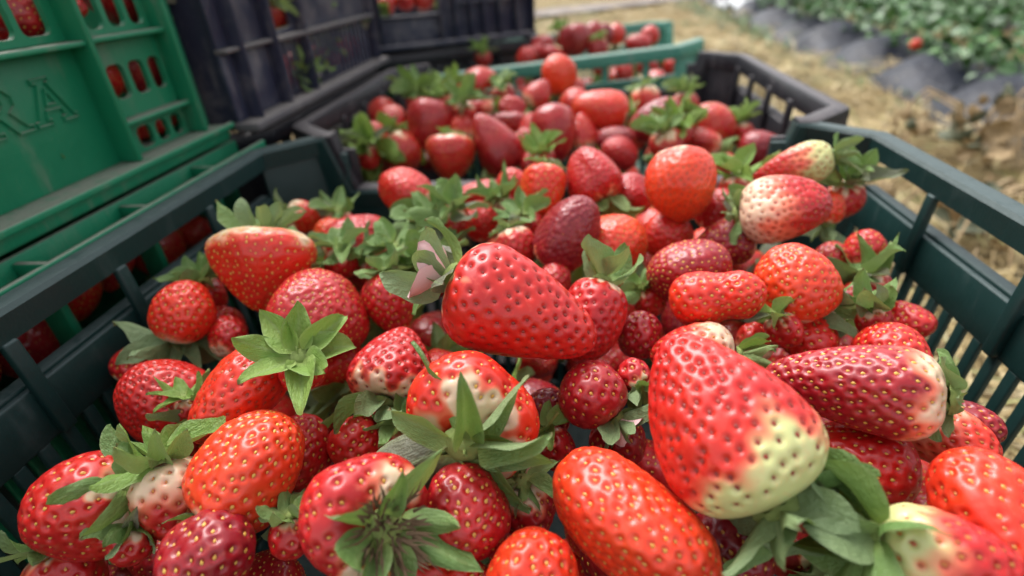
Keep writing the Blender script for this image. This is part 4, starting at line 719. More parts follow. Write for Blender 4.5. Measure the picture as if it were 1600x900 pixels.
(2,'small rosy strawberry right of the triangular one',(-0.0220,0.0639,0.2239),(0.6934,-0.2064,0.0635,-0.6874),0.0121,0.0115,'round',0.72,0.1,0.4,None,{}),
(2,'small rosy strawberry low behind the rear lip of the near crate',(-0.0167,0.0409,0.2140),(0.6872,-0.2166,0.0496,-0.6916),0.0100,0.0100,'round',0.67,0,0.4,(6, 1.2, -20, 0.5),{}),
(2,'red strawberry at the front lip below the round red one in the black crate',(0.1336,0.0417,0.2060),(0.5677,-0.1742,0.0408,-0.8035),0.0112,0.0096,'round',0.62,0,0.4,None,{}),
(2,"tiny pink strawberry topped by leaves at the far left of the black crate's heap",(-0.1213,0.2628,0.2360),(0.7720,-0.0826,-0.0432,-0.6287),0.0103,0.0103,'round',0.52,0.1,0.4,(7, 1.5, -20, 0.5),{}),
(2,"strawberry under bright leaves at the left end of the black crate's heap",(-0.1455,0.1022,0.2360),(0.7615,-0.3226,-0.2118,-0.5208),0.0149,0.0149,'round',0.62,0.1,0.4,(10, 2.1, -25, 0.55),{}),
(2,'strawberry under bluish leaves by the left wall of the black crate',(-0.1490,0.0598,0.2330),(0.7660,-0.3310,-0.2222,-0.5042),0.0127,0.0127,'round',0.62,0.1,0.4,(10, 2.1, -20, 0.55),{}),
(2,"strawberry under a leaf fan at the top left of the black crate's heap",(-0.1389,0.1767,0.2340),(-0.1293,0.7943,-0.5842,-0.1050),0.0141,0.0141,'round',0.62,0.1,0.4,(10, 1.6, -20, 0.5),{}),
(2,'strawberry under leaves behind the large pinkish one in the black crate',(-0.1054,0.1657,0.2340),(-0.0806,0.7853,-0.6132,-0.0277),0.0138,0.0138,'round',0.62,0.1,0.4,(10, 1.5, -25, 0.5),{}),
(2,'strawberry under a broad grey-green leaf behind the red one at the back left',(-0.0527,0.1782,0.2369),(-0.0913,0.7554,-0.6486,-0.0194),0.0139,0.0139,'round',0.82,0.1,0.4,(8, 1.1, -5, 0.7),{}),
(2,'strawberry below a leaf fan in front of the wine red tilted one',(0.0867,0.0356,0.2270),(0.1988,-0.6819,0.7017,-0.0557),0.0125,0.0125,'round',0.62,0.1,0.4,(9, 1.4, -30, 0.5),{}),
(2,'strawberry with spiky leaves behind the round red one at the right back',(0.1228,0.1635,0.2260),(0.0395,-0.6436,0.7597,-0.0845),0.0130,0.0130,'round',0.62,0.1,0.4,(10, 1.4, -25, 0.4),{}),
(2,'strawberry under yellowish leaves between the round red and the crimson cone ones',(0.1566,0.0901,0.2167),(0.0288,-0.6087,0.7844,-0.1157),0.0114,0.0114,'round',0.62,0.1,0.4,(10, 1.5, -25, 0.5),{}),
(2,'rosy strawberry behind the small leaf fan in the middle of the black crate',(-0.0195,0.0808,0.2330),(0.7155,-0.1607,-0.1375,-0.6658),0.0105,0.0100,'conic',0.62,0.15,0.4,(8, 1.3, -25, 0.5),{}),
(2,'red strawberry at the back rim between the orange and the whitish pink ones',(0.0169,0.1974,0.2367),(0.7024,-0.0500,-0.0252,-0.7096),0.0141,0.0134,'round',0.62,0,0.4,None,{}),
(2,"strawberry under pale leaves at the black crate's left wall beside the large pinkish one",(-0.1699,0.1516,0.2320),(0.7445,-0.2024,-0.3435,-0.5355),0.0150,0.0150,'round',0.62,0.1,0.4,(10, 2.1, -25, 0.55),{}),
(2,"strawberry with leaf spray at the front left corner of the black crate's heap",(-0.1499,0.0414,0.2225),(-0.1085,0.8206,-0.5463,-0.1276),0.0113,0.0113,'round',0.62,0.1,0.4,(9, 1.9, -25, 0.55),{}),
(2,'strawberry under leaves between pinkish and sideways ones, back left of black crate',(-0.0783,0.1080,0.2392),(-0.1586,0.7683,-0.6083,-0.1206),0.0111,0.0111,'round',0.62,0.1,0.4,(9, 1.8, -25, 0.55),{}),
(2,'strawberry under leaves left of the round red one in the black crate',(0.0986,0.0517,0.2290),(0.1876,-0.6541,0.7318,0.0374),0.0096,0.0096,'round',0.62,0.1,0.4,(9, 1.9, -30, 0.5),{}),
(2,'strawberry beneath a leaf in front of the dull pink blunt one',(-0.0052,0.0155,0.2240),(-0.1468,0.7353,-0.6583,-0.0662),0.0093,0.0093,'round',0.62,0.1,0.4,(8, 1.8, -25, 0.5),{}),
(3,"dark pink strawberry at the top left of the far green crate's heap",(0.0212,0.4190,0.2592),(-0.0244,-0.6994,0.7048,-0.1164),0.0210,0.0218,'round',0.85,0,0.6,None,{}),
(3,"crimson strawberry topping the far green crate's heap",(0.0459,0.4423,0.2619),(0.6815,-0.0808,0.0709,-0.7239),0.0171,0.0171,'round',0.85,0,0.6,None,{}),
(3,'wine strawberry right of the topping one in the far green crate',(0.0605,0.4675,0.2570),(0.0960,-0.6657,0.7002,-0.2394),0.0159,0.0176,'round',0.95,0,0.6,None,{}),
(3,'light red strawberry behind the yellow-green leaves in the far green crate',(0.0825,0.5213,0.2520),(0.6779,-0.0198,0.0068,-0.7348),0.0159,0.0159,'round',0.4,0.1,0.6,(8, 1.2, -20, 0.55),{}),
(3,"bright red strawberry at the right end of the far green crate's heap",(0.1324,0.5105,0.2500),(0.6570,-0.0186,0.0041,-0.7536),0.0137,0.0147,'round',0.5,0,0.6,(6, 1.1, -20, 0.55),{}),
(3,'dull red wide strawberry at the right behind the rail of the far green crate',(0.1093,0.4574,0.2460),(0.5490,0.4300,-0.5019,-0.5117),0.0183,0.0139,'wedge',0.7,0,0.6,None,{}),
(3,"red strawberry at the left end of the far green crate's heap",(-0.0451,0.4014,0.2420),(0.6816,-0.2229,0.1746,-0.6747),0.0144,0.0135,'round',0.55,0,0.6,None,{}),
(3,"pinkish strawberry at the left slope of the far green crate's heap",(-0.0251,0.4621,0.2480),(0.5606,-0.4106,0.3734,-0.6146),0.0180,0.0144,'wedge',0.7,0,0.6,None,{}),
(3,'dull pink strawberry lying at the left middle of the far green crate',(-0.0056,0.4126,0.2420),(-0.3327,0.6011,-0.5680,0.4533),0.0204,0.0119,'long',0.65,0,0.6,None,{}),
(3,'pink strawberry at the left slope below the pinkish one',(-0.0329,0.4333,0.2420),(0.5407,-0.4414,0.3923,-0.5991),0.0157,0.0131,'round',0.6,0,0.6,None,{}),
(3,'strawberry capped by pale leaves in the middle of the far green crate',(0.0512,0.4124,0.2460),(0.0632,-0.6958,0.7147,-0.0338),0.0176,0.0142,'round',0.7,0.1,0.6,(8, 0.9, 0, 0.55),{}),
(3,"light green topped strawberry at the back left of the far green crate's heap",(0.0017,0.5245,0.2500),(-0.1284,0.7156,-0.6854,-0.0411),0.0124,0.0124,'round',0.6,0.3,0.6,(8, 1.4, -30, 0.5),{}),
(3,'round red strawberry in the left rail opening of the far green crate',(0.0895,0.4222,0.2120),(-0.0435,-0.6675,0.7297,-0.1417),0.0156,0.0121,'round',0.5,0,0.6,None,{}),
(3,'pink-red strawberry in the right rail opening of the far green crate',(0.1548,0.4328,0.2160),(-0.0423,-0.6383,0.7555,-0.1411),0.0138,0.0129,'round',0.5,0,0.6,None,{}),
(3,'half pale strawberry in the left corner of the rail opening',(0.0613,0.4711,0.2120),(0.5892,0.4095,-0.4744,-0.5100),0.0147,0.0129,'round',0.5,0.3,0.6,None,{}),
(3,'shaded strawberry at the middle post of the rail opening',(0.1240,0.4645,0.2140),(-0.3956,0.4858,-0.5166,0.5836),0.0162,0.0126,'round',0.6,0.1,0.6,(8, 1.2, -20, 0.55),{}),
(3,'small leafy strawberry at the far left of the far green crate near the black stack',(-0.1114,0.4517,0.2360),(-0.1662,0.7548,-0.6246,-0.1120),0.0127,0.0127,'round',0.7,0.1,0.6,(9, 1.4, -20, 0.55),{}),
]
FILLERS=[
(1,(-0.0811,-0.2856,0.1823),(-0.3004,0.9310,0.2074),0.0134,'strawberry buried beneath the dark red one cut by the bottom edge'),
(1,(-0.1306,-0.2005,0.1672),(-0.5236,-0.8281,-0.2004),0.0173,'strawberry buried beneath the pale red one in shade under the droopy-leaved small one'),
(1,(0.0734,-0.2518,0.1779),(0.1463,0.9697,-0.1954),0.0142,'strawberry buried beneath the deep red one under the leaves'),
(1,(0.0920,-0.0851,0.1704),(0.9404,0.3004,0.1596),0.0137,'strawberry buried beneath the rosy one between the smooth orange round one'),
(1,(-0.0595,-0.1363,0.1723),(0.5399,0.8406,0.0435),0.0176,'strawberry buried beneath the one hidden by the leaf fan above the pink petals'),
(1,(0.1070,-0.2903,0.1759),(0.8651,0.4043,0.2969),0.0165,'strawberry buried beneath the white-shouldered one with large loose leaves at the bottom'),
(1,(-0.0023,-0.2643,0.1799),(0.7133,-0.5175,0.4727),0.0130,'strawberry buried beneath the one showing mostly its pale green leaf collar beneath'),
(1,(0.1229,-0.0683,0.1776),(-0.9719,0.1997,-0.1243),0.0143,'strawberry buried beneath the one with leaves at the rear lip'),
(1,(0.1154,-0.1519,0.1681),(-0.7463,-0.0493,-0.6638),0.0176,'strawberry buried beneath the one hidden under leaves between coral heart-shaped one and long'),
(1,(-0.0016,-0.1970,0.1761),(0.8694,-0.1150,-0.4805),0.0151,'strawberry buried beneath the shadowed wine red one between star collar and shiny dark'),
(1,(-0.1029,-0.2280,0.1700),(0.4706,0.8683,-0.1571),0.0128,'strawberry buried beneath the red one tucked behind the plump orange-red one with yellow'),
(1,(-0.1365,-0.1365,0.1861),(-0.9685,0.2368,0.0773),0.0157,'strawberry buried beneath the wide squat one near the left wall with pale top'),
(1,(-0.0295,-0.2572,0.1751),(0.6365,0.7474,0.1904),0.0142,'strawberry buried beneath the one with dark leaves in the gap under the star-collared'),
(1,(-0.0461,-0.1021,0.1847),(0.7597,0.5835,-0.2870),0.0159,'strawberry buried beneath the one under pale ragged leaves at the back'),
(1,(0.0734,-0.1396,0.1876),(-0.3811,-0.8502,-0.3631),0.0145,'strawberry buried beneath the crimson round one with pale raised seeds above the kidney-shaped'),
(1,(-0.0982,-0.1842,0.1953),(-0.4956,0.7180,0.4887),0.0167,'strawberry buried beneath the red one behind the tallest green leaf collar'),
(1,(-0.1447,-0.2326,0.1659),(-0.9382,-0.0016,-0.3461),0.0172,'strawberry buried beneath the pinkish red one resting against the left wall'),
(1,(-0.0302,-0.0462,0.1755),(-0.9861,-0.1343,-0.0983),0.0174,'strawberry buried beneath the red one lying against the rear lip with leaf'),
(1,(-0.0643,-0.2604,0.1808),(0.9895,0.0286,-0.1417),0.0133,'strawberry buried beneath the red one in a gap under the tallest leaf collar'),
(1,(-0.1369,-0.2667,0.1708),(-0.9225,0.3003,-0.2426),0.0147,'strawberry buried beneath the one below the bottom left corner one with broad grey-green'),
(1,(-0.0773,-0.0307,0.1919),(-0.2576,-0.8919,0.3717),0.0157,'strawberry buried beneath the red one lying against the rear lip with leaf'),
(1,(0.0759,-0.1983,0.1653),(0.3616,0.9074,-0.2140),0.0154,'strawberry buried beneath the blush pale one peeking behind bright fresh leaves'),
(1,(-0.0774,-0.0615,0.1695),(0.1350,-0.5730,-0.8083),0.0155,'strawberry buried beneath the red one near the back edge half covered by light'),
(1,(0.0412,-0.1195,0.1865),(0.3098,-0.9357,-0.1690),0.0180,'strawberry buried beneath the light orange one behind a standing pair of leaves'),
(1,(0.0452,-0.3023,0.1677),(-0.8651,0.0526,-0.4988),0.0133,'strawberry buried beneath the wine coloured one in shade below the green-shouldered one'),
(1,(0.1328,-0.1249,0.1945),(-0.1853,-0.9478,-0.2594),0.0135,'strawberry buried beneath the red one in dark leaves right of the coral heart-shaped'),
(1,(0.0355,-0.1528,0.1719),(-0.2157,0.9479,-0.2346),0.0181,'strawberry buried beneath the one with leaf fan standing in the gap'),
(1,(-0.0862,-0.3141,0.1671),(0.6359,-0.2024,0.7447),0.0126,'strawberry buried beneath the dark red one cut by the bottom edge'),
(1,(0.0461,-0.2208,0.1679),(0.1753,0.8135,-0.5546),0.0171,'strawberry buried beneath the medium dark red one in the gap'),
(1,(-0.0123,-0.1650,0.1962),(0.9668,-0.0574,-0.2490),0.0127,'strawberry buried beneath the small red one in the dark gap'),
(1,(-0.1469,-0.0763,0.1696),(0.0399,0.9833,-0.1775),0.0130,"strawberry buried beneath the one with leaf cap high against the left wall's back"),
(1,(-0.0818,-0.1763,0.1659),(0.1573,0.9010,0.4042),0.0131,'strawberry buried beneath the deep red one between big pale leaves'),
(1,(0.1073,-0.2592,0.1853),(-0.5105,-0.8166,0.2693),0.0175,'strawberry buried beneath the scarlet one with yellow seeds lying under the long dark'),
(1,(0.0082,-0.0573,0.1729),(0.4889,0.7341,0.4713),0.0125,'strawberry buried beneath the one bulging over the lip between near crate and black'),
(1,(-0.0086,-0.2934,0.1873),(0.1193,0.9258,-0.3586),0.0176,'strawberry buried beneath the scarlet one lying along the bottom edge under the small'),
(1,(0.1134,-0.2090,0.1768),(-0.5560,0.4124,-0.7217),0.0146,'strawberry buried beneath the bright red one under leaves between the coral'),
(1,(-0.0975,-0.1285,0.1845),(-0.1048,0.9943,-0.0217),0.0143,'strawberry buried beneath the one under the leaf spray between the deep red'),
(1,(-0.1432,-0.3093,0.1663),(0.7750,0.2479,-0.5813),0.0175,'strawberry buried beneath the one below the bottom left corner one with broad grey-green'),
(1,(0.0720,-0.0390,0.1921),(0.3676,-0.9244,0.1022),0.0164,'strawberry buried beneath the pinkish one wedged left of the large smooth orange round'),
(1,(0.1119,-0.1145,0.1851),(-0.1047,-0.9237,0.3684),0.0139,'strawberry buried beneath the one under leaves behind the half white one'),
(1,(-0.0331,-0.2008,0.1699),(-0.2077,0.8883,-0.4096),0.0142,'strawberry buried beneath the one with whitish shoulder and narrow sepals just'),
(1,(0.0413,-0.0435,0.1682),(0.8145,0.5646,0.1337),0.0168,'strawberry buried beneath the pinkish one wedged left of the large smooth orange round'),
(1,(0.0135,-0.1173,0.1725),(-0.5921,-0.6170,-0.5185),0.0158,'strawberry buried beneath the light orange one behind a standing pair of leaves'),
(1,(-0.1445,-0.0414,0.1907),(0.4025,-0.4761,0.7819),0.0134,"strawberry buried beneath the one with leaf cap high against the left wall's back"),
(1,(-0.0108,-0.1102,0.1894),(0.2210,0.5854,-0.7800),0.0175,'strawberry buried beneath the one under dark leaves in the gap'),
(1,(0.1410,-0.1137,0.1671),(0.2036,0.5902,0.7811),0.0181,'strawberry buried beneath the red one in dark leaves right of the coral heart-shaped'),
(1,(0.0685,-0.0825,0.1855),(-0.8695,0.3891,-0.3042),0.0148,'strawberry buried beneath the soft red one half hidden below the large smooth orange'),
(1,(0.0803,-0.1142,0.1810),(0.0771,0.1915,0.9785),0.0135,'strawberry buried beneath the deep red one lying below the half white one'),
(1,(-0.1113,-0.0989,0.1933),(0.8060,0.1205,-0.5795),0.0184,'strawberry buried beneath the orange one hidden behind the pink-red cone near the back'),
(1,(-0.1421,-0.0965,0.1896),(-0.5545,-0.8291,-0.0712),0.0137,'strawberry buried beneath the orange one hidden behind the pink-red cone near the back'),
(1,(0.1358,-0.2986,0.1676),(-0.5430,0.7688,-0.3377),0.0167,'strawberry buried beneath the huge orange-red one cut by the right edge'),
(1,(0.0451,-0.0747,0.1926),(0.8666,-0.2077,-0.4537),0.0137,'strawberry buried beneath the pinkish one wedged left of the large smooth orange round'),
(1,(-0.0461,-0.1878,0.1913),(0.0698,-0.9930,0.0956),0.0127,'strawberry buried beneath the deep red one between big pale leaves'),
(1,(0.1343,-0.1648,0.1896),(-0.0456,-0.9691,0.2423),0.0162,'strawberry buried beneath the one deep in leaves at the right wall'),
(1,(0.0352,-0.2665,0.1839),(0.4921,0.8696,0.0399),0.0166,'strawberry buried beneath the long bean-shaped orange-red one at the bottom under the green-shouldered'),
(1,(-0.0112,-0.0682,0.1886),(-0.4298,0.4543,-0.7803),0.0153,'strawberry buried beneath the one under leaves at the rear lip just'),
(1,(0.0992,-0.0742,0.1940),(0.9723,-0.2015,0.1181),0.0151,'strawberry buried beneath the rosy one between the smooth orange round one'),
(1,(0.0970,-0.0427,0.1699),(0.9022,-0.4184,-0.1052),0.0137,'strawberry buried beneath the one with leaves at the rear lip'),
(1,(-0.0009,-0.1585,0.1735),(0.2182,-0.8229,0.5247),0.0129,'strawberry buried beneath the small red one in the dark gap'),
(1,(-0.0553,-0.2183,0.1862),(-0.9669,-0.2387,0.0904),0.0160,'strawberry buried beneath the one with whitish shoulder and narrow sepals just'),
(1,(-0.1260,-0.1359,0.1641),(0.2482,-0.5655,0.7865),0.0182,'strawberry buried beneath the one under dark leaves at the foot of the pink-red'),
(1,(-0.1132,-0.0985,0.1477),(0.9630,0.0437,0.2659),0.0150,'strawberry buried beneath the orange one hidden behind the pink-red cone near the back'),
(1,(-0.0646,-0.2190,0.1415),(-0.7749,0.6254,0.0921),0.0156,'strawberry buried beneath the red one in a gap under the tallest leaf collar'),
(1,(0.0120,-0.2520,0.1453),(0.7511,0.6442,0.1440),0.0135,'strawberry buried beneath the one in the gap right of the star-collared one'),
(1,(-0.0058,-0.1328,0.1477),(-0.0188,-0.8548,-0.5186),0.0160,'strawberry buried beneath the small upright one with thin leaf cap behind the middle'),
(1,(0.0745,-0.0433,0.1505),(-0.8425,0.5362,0.0524),0.0145,'strawberry buried beneath the pinkish one wedged left of the large smooth orange round'),
(1,(-0.0960,-0.1822,0.1557),(-0.6203,-0.7024,0.3492),0.0147,'strawberry buried beneath the red one behind the tallest green leaf collar'),
(1,(0.0540,-0.2320,0.1387),(-0.0651,0.9897,-0.1277),0.0173,'strawberry buried beneath the medium dark red one in the gap'),
(1,(-0.0566,-0.0788,0.1598),(-0.4365,-0.8832,-0.1714),0.0131,'strawberry buried beneath the pink one peeping from leaves behind the middle strawberry'),
(1,(0.1633,-0.3153,0.1675),(0.2326,-0.9515,0.2013),0.0177,'strawberry buried beneath the huge orange-red one cut by the right edge'),
(1,(-0.1641,-0.1317,0.1474),(0.4288,-0.8932,0.1352),0.0138,'strawberry buried beneath the one behind the droopy-leaved small one'),
(1,(-0.0840,-0.0397,0.1524),(-0.9822,0.0622,-0.1772),0.0140,'strawberry buried beneath the red one lying against the rear lip with leaf'),
(1,(-0.0193,-0.1090,0.1557),(0.4793,-0.8720,-0.0992),0.0130,'strawberry buried beneath the one under dark leaves in the gap'),
(1,(0.0959,-0.2966,0.1647),(0.6164,-0.7323,-0.2894),0.0125,'strawberry buried beneath the white-shouldered one with large loose leaves at the bottom'),
(1,(0.1628,-0.1969,0.1421),(-0.6434,0.7620,0.0733),0.0158,'strawberry buried beneath the wine red one behind the pale salmon one'),
(1,(0.1567,-0.2238,0.1538),(0.6375,0.7457,0.1935),0.0166,'strawberry buried beneath the wine red one behind the pale salmon one'),
(1,(-0.1648,-0.2177,0.1415),(0.4674,-0.8832,-0.0383),0.0159,'strawberry buried beneath the medium red one resting low against the left wall'),
(1,(-0.0033,-0.0486,0.1511),(0.3602,-0.8671,-0.3439),0.0169,'strawberry buried beneath the one bulging over the lip between near crate and black'),
(1,(-0.0355,-0.2995,0.1525),(0.3801,0.9153,0.1330),0.0138,'strawberry buried beneath the scarlet one lying along the bottom edge under the small'),
(1,(-0.1560,-0.2406,0.1617),(0.0211,0.9479,0.3179),0.0152,'strawberry buried beneath the pinkish red one resting against the left wall'),
(1,(0.0785,-0.1014,0.1381),(0.8659,0.4958,0.0662),0.0144,'strawberry buried beneath the soft red one half hidden below the large smooth orange'),
(1,(-0.1310,-0.0534,0.1382),(0.4596,0.8351,0.3023),0.0184,"strawberry buried beneath the one with leaf cap high against the left wall's back"),
(1,(0.1092,-0.1153,0.1510),(-0.6849,0.7223,-0.0960),0.0168,'strawberry buried beneath the deep red one lying below the half white one'),
(1,(0.1249,-0.1551,0.1454),(-0.6926,-0.7157,0.0898),0.0180,'strawberry buried beneath the one deep in leaves at the right wall'),
(1,(0.0427,-0.1265,0.1575),(-0.8761,-0.4817,0.0222),0.0136,'strawberry buried beneath the light orange one behind a standing pair of leaves'),
(1,(-0.0271,-0.0759,0.1618),(0.3743,0.9273,-0.0046),0.0177,'strawberry buried beneath the one under leaves at the rear lip just'),
(1,(0.0798,-0.2423,0.1611),(-0.6459,-0.7019,0.3002),0.0147,'strawberry buried beneath the deep red one under the leaves'),
(1,(-0.0775,-0.1135,0.1471),(0.1275,0.5582,-0.8199),0.0165,'strawberry buried beneath the one under pale ragged leaves at the back'),
(1,(0.1570,-0.0969,0.1406),(-0.7893,-0.6102,0.0686),0.0183,'strawberry buried beneath the bit of an orange one showing behind the half white'),
(1,(0.0485,-0.2731,0.1667),(0.1987,0.9574,0.2095),0.0182,'strawberry buried beneath the wine coloured one in shade below the green-shouldered one'),
(1,(0.1221,-0.2351,0.1652),(0.0634,0.8458,-0.5298),0.0174,'strawberry buried beneath the pale salmon one beside the slotted right wall'),
(1,(0.0895,-0.2793,0.1399),(-0.7387,0.5301,0.4164),0.0175,'strawberry buried beneath the deep red one under the leaves'),
(1,(0.0245,-0.2442,0.1647),(0.0312,-0.9019,-0.4309),0.0129,'strawberry buried beneath the medium dark red one in the gap'),
(1,(-0.1632,-0.2679,0.1405),(0.2011,0.4173,-0.8863),0.0138,'strawberry buried beneath the one below the bottom left corner one with broad grey-green'),
(1,(-0.1604,-0.1826,0.1538),(-0.6609,-0.1253,0.7399),0.0159,'strawberry buried beneath the medium scarlet one in the gap under the wide squat'),
(1,(0.0255,-0.1162,0.1373),(0.8475,-0.3639,-0.3864),0.0145,'strawberry buried beneath the light orange one behind a standing pair of leaves'),
(2,(0.0445,0.0602,0.1854),(-0.2863,-0.8285,-0.4813),0.0131,'strawberry buried beneath the small crimson one in the middle right of the black'),
(2,(0.1195,0.1161,0.1691),(0.4222,-0.0070,-0.9065),0.0178,'strawberry buried beneath the round red one at the right back of the black'),
(2,(-0.0381,0.0828,0.1855),(-0.0872,0.5498,-0.8307),0.0154,'strawberry buried beneath the flat dark pink one lying across the middle'),
(2,(-0.0372,0.0479,0.1646),(0.9736,0.2281,-0.0037),0.0163,'strawberry buried beneath the small rosy one low behind the rear lip'),
(2,(0.1228,0.2456,0.1686),(-0.4704,0.7816,0.4098),0.0174,'strawberry buried beneath the one with spiky leaves behind the round red one'),
(2,(0.0673,0.1391,0.1656),(-0.3049,-0.9255,0.2249),0.0180,'strawberry buried beneath the whitish pink one with brown leaf cap at the back'),
(2,(0.1202,0.1643,0.1645),(-0.0994,-0.9660,0.2386),0.0147,'strawberry buried beneath the one with spiky leaves behind the round red one'),
(2,(0.0216,0.0930,0.1714),(-0.9281,-0.2469,-0.2787),0.0141,'strawberry buried beneath the blush one with pale shoulder right of the dull pink'),
(2,(-0.1625,0.1316,0.1740),(-0.8013,-0.0202,0.5979),0.0178,"strawberry buried beneath the one under pale leaves at the black crate's left wall"),
(2,(-0.0705,0.2663,0.1658),(-0.5829,0.7642,-0.2760),0.0134,'strawberry buried beneath the tiny pink one topped by leaves at the far'),
(2,(0.0920,0.2685,0.1612),(-0.7347,0.0352,-0.6775),0.0167,'strawberry buried beneath the red one at the back rim between the orange'),
(2,(-0.0362,0.1687,0.1711),(0.7950,-0.4597,-0.3958),0.0162,'strawberry buried beneath the one under a broad grey-green leaf behind the red one'),
(2,(-0.1026,0.2556,0.1748),(-0.3616,-0.6267,-0.6903),0.0129,'strawberry buried beneath the tiny pink one topped by leaves at the far'),
(2,(-0.0639,0.0506,0.1776),(0.1942,0.9760,-0.0982),0.0131,'strawberry buried beneath the one with leaf cap on top just behind the front'),
(2,(0.1357,0.0316,0.1798),(-0.6184,0.6929,0.3709),0.0161,'strawberry buried beneath the red one at the front lip below the round red'),
(2,(-0.1113,0.1553,0.1636),(-0.8252,-0.2767,-0.4924),0.0146,'strawberry buried beneath the one under leaves behind the large pinkish one'),
(2,(0.0689,0.0785,0.1607),(-0.8867,0.4415,0.1371),0.0183,'strawberry buried beneath the small crimson one in the middle right of the black'),
(2,(-0.1106,0.2250,0.1822),(0.5366,0.6668,-0.5171),0.0127,'strawberry buried beneath the tiny pink one topped by leaves at the far'),
(2,(-0.1228,0.0738,0.1810),(-0.8274,-0.1510,0.5410),0.0156,'strawberry buried beneath the one with pale underside low'),
(2,(0.1057,0.1446,0.1824),(-0.0712,0.8783,-0.4727),0.0180,'strawberry buried beneath the one with spiky leaves behind the round red one'),
(2,(0.0628,0.2228,0.1660),(0.6359,0.6977,0.3299),0.0154,'strawberry buried beneath the red one at the back rim between the orange'),
(2,(0.0335,0.1858,0.1893),(0.6638,-0.3527,0.6595),0.0155,'strawberry buried beneath the red one at the back rim between the orange'),
(2,(-0.1069,0.1279,0.1884),(-0.5953,-0.7327,-0.3297),0.0144,"strawberry buried beneath the large pinkish one at the left of the black crate's"),
(2,(0.0419,0.1317,0.1889),(0.0846,0.9964,-0.0027),0.0153,'strawberry buried beneath the red one touching the large orange-red one in the black'),
(2,(0.0561,0.1068,0.1846),(0.8272,-0.2146,0.5193),0.0151,'strawberry buried beneath the large orange-red one on top with leaves'),
(2,(0.0646,0.0393,0.1703),(0.0531,-0.6819,0.7295),0.0128,'strawberry buried beneath the faded pink one in the front middle of the black'),
(2,(0.1287,0.0787,0.1654),(0.6771,0.7046,0.2122),0.0127,'strawberry buried beneath the pale pink one with white spot under leaves'),
(2,(-0.1232,0.0431,0.1684),(-0.8707,-0.2302,0.4347),0.0150,'strawberry buried beneath the one with leaf spray at the front left corner'),
(2,(-0.0420,0.1188,0.1810),(0.9155,0.3248,-0.2374),0.0160,'strawberry buried beneath the small pinkish one in the upper left of the black'),
(2,(-0.0454,0.2322,0.1918),(-0.2304,-0.9538,-0.1927),0.0171,'strawberry buried beneath the red one at the back left top of the black'),
(2,(-0.1161,0.1889,0.1757),(-0.3339,-0.9230,0.1913),0.0171,'strawberry buried beneath the one under leaves behind the large pinkish one'),
(2,(-0.1443,0.2012,0.1654),(0.8943,-0.2873,-0.3432),0.0127,'strawberry buried beneath the one under a leaf fan at the top'),
(3,(0.0488,0.4316,0.1840),(-0.5121,0.7688,-0.3829),0.0184,'strawberry buried beneath the one capped by pale leaves in the middle'),
(3,(-0.1691,0.4595,0.1933),(0.6786,0.7273,-0.1030),0.0184,'strawberry buried beneath the small leafy one at the far left of the far'),
(3,(0.1257,0.3763,0.2093),(-0.9190,0.2624,-0.2942),0.0149,'strawberry buried beneath the round red one in the left rail opening'),
(3,(0.0873,0.5437,0.1911),(0.0129,0.9974,0.0703),0.0180,'strawberry buried beneath the light red one behind the yellow-green leaves in the far'),
(3,(0.0650,0.5276,0.1775),(-0.9568,-0.0574,-0.2849),0.0135,'strawberry buried beneath the light red one behind the yellow-green leaves in the far'),
(3,(-0.1509,0.5043,0.1962),(0.9708,0.1442,-0.1919),0.0141,'strawberry buried beneath the small leafy one at the far left of the far'),
(3,(-0.0814,0.5676,0.2099),(0.0857,-0.4739,-0.8764),0.0148,'strawberry buried beneath the light green topped one at the back'),
(3,(0.0791,0.4847,0.1954),(-0.9535,-0.1031,-0.2833),0.0178,'strawberry buried beneath the half pale one in the left corner of the rail'),
(3,(-0.1175,0.5573,0.1927),(-0.4570,0.6132,0.6443),0.0142,'strawberry buried beneath the small leafy one at the far left of the far'),
(3,(-0.0580,0.4313,0.1882),(-0.7959,0.2262,-0.5616),0.0151,'strawberry buried beneath the pink one at the left slope below the pinkish one'),
(3,(-0.0042,0.5128,0.1799),(-0.8689,0.3919,0.3023),0.0167,'strawberry buried beneath the light green topped one at the back'),
(3,(-0.0754,0.5164,0.1860),(-0.3965,-0.7549,-0.5224),0.0179,'strawberry buried beneath the small leafy one at the far left of the far'),
(3,(-0.0464,0.4871,0.1836),(-0.4347,0.8793,0.1945),0.0145,'strawberry buried beneath the pinkish one at the left slope of the far green'),
(3,(0.1469,0.5773,0.1965),(-0.8761,0.0880,-0.4740),0.0152,'strawberry buried beneath the bright red one at the right end of the far'),
(3,(0.0386,0.4810,0.1899),(-0.7807,0.5572,0.2830),0.0149,'strawberry buried beneath the half pale one in the left corner of the rail'),
(3,(0.1141,0.4263,0.1770),(-0.9182,-0.3942,-0.0392),0.0137,'strawberry buried beneath the round red one in the left rail opening'),
(3,(-0.1376,0.4789,0.2082),(0.5335,-0.7769,0.3343),0.0140,'strawberry buried beneath the small leafy one at the far left of the far'),
(3,(0.0239,0.4027,0.1974),(0.5909,-0.8051,0.0527),0.0147,'strawberry buried beneath the dark pink one at the top left of the far'),
(3,(-0.1181,0.4462,0.1989),(0.9944,0.0944,-0.0482),0.0146,'strawberry buried beneath the small leafy one at the far left of the far'),
(3,(-0.0391,0.5576,0.2095),(0.7684,0.6378,0.0534),0.0158,'strawberry buried beneath the light green topped one at the back'),
]

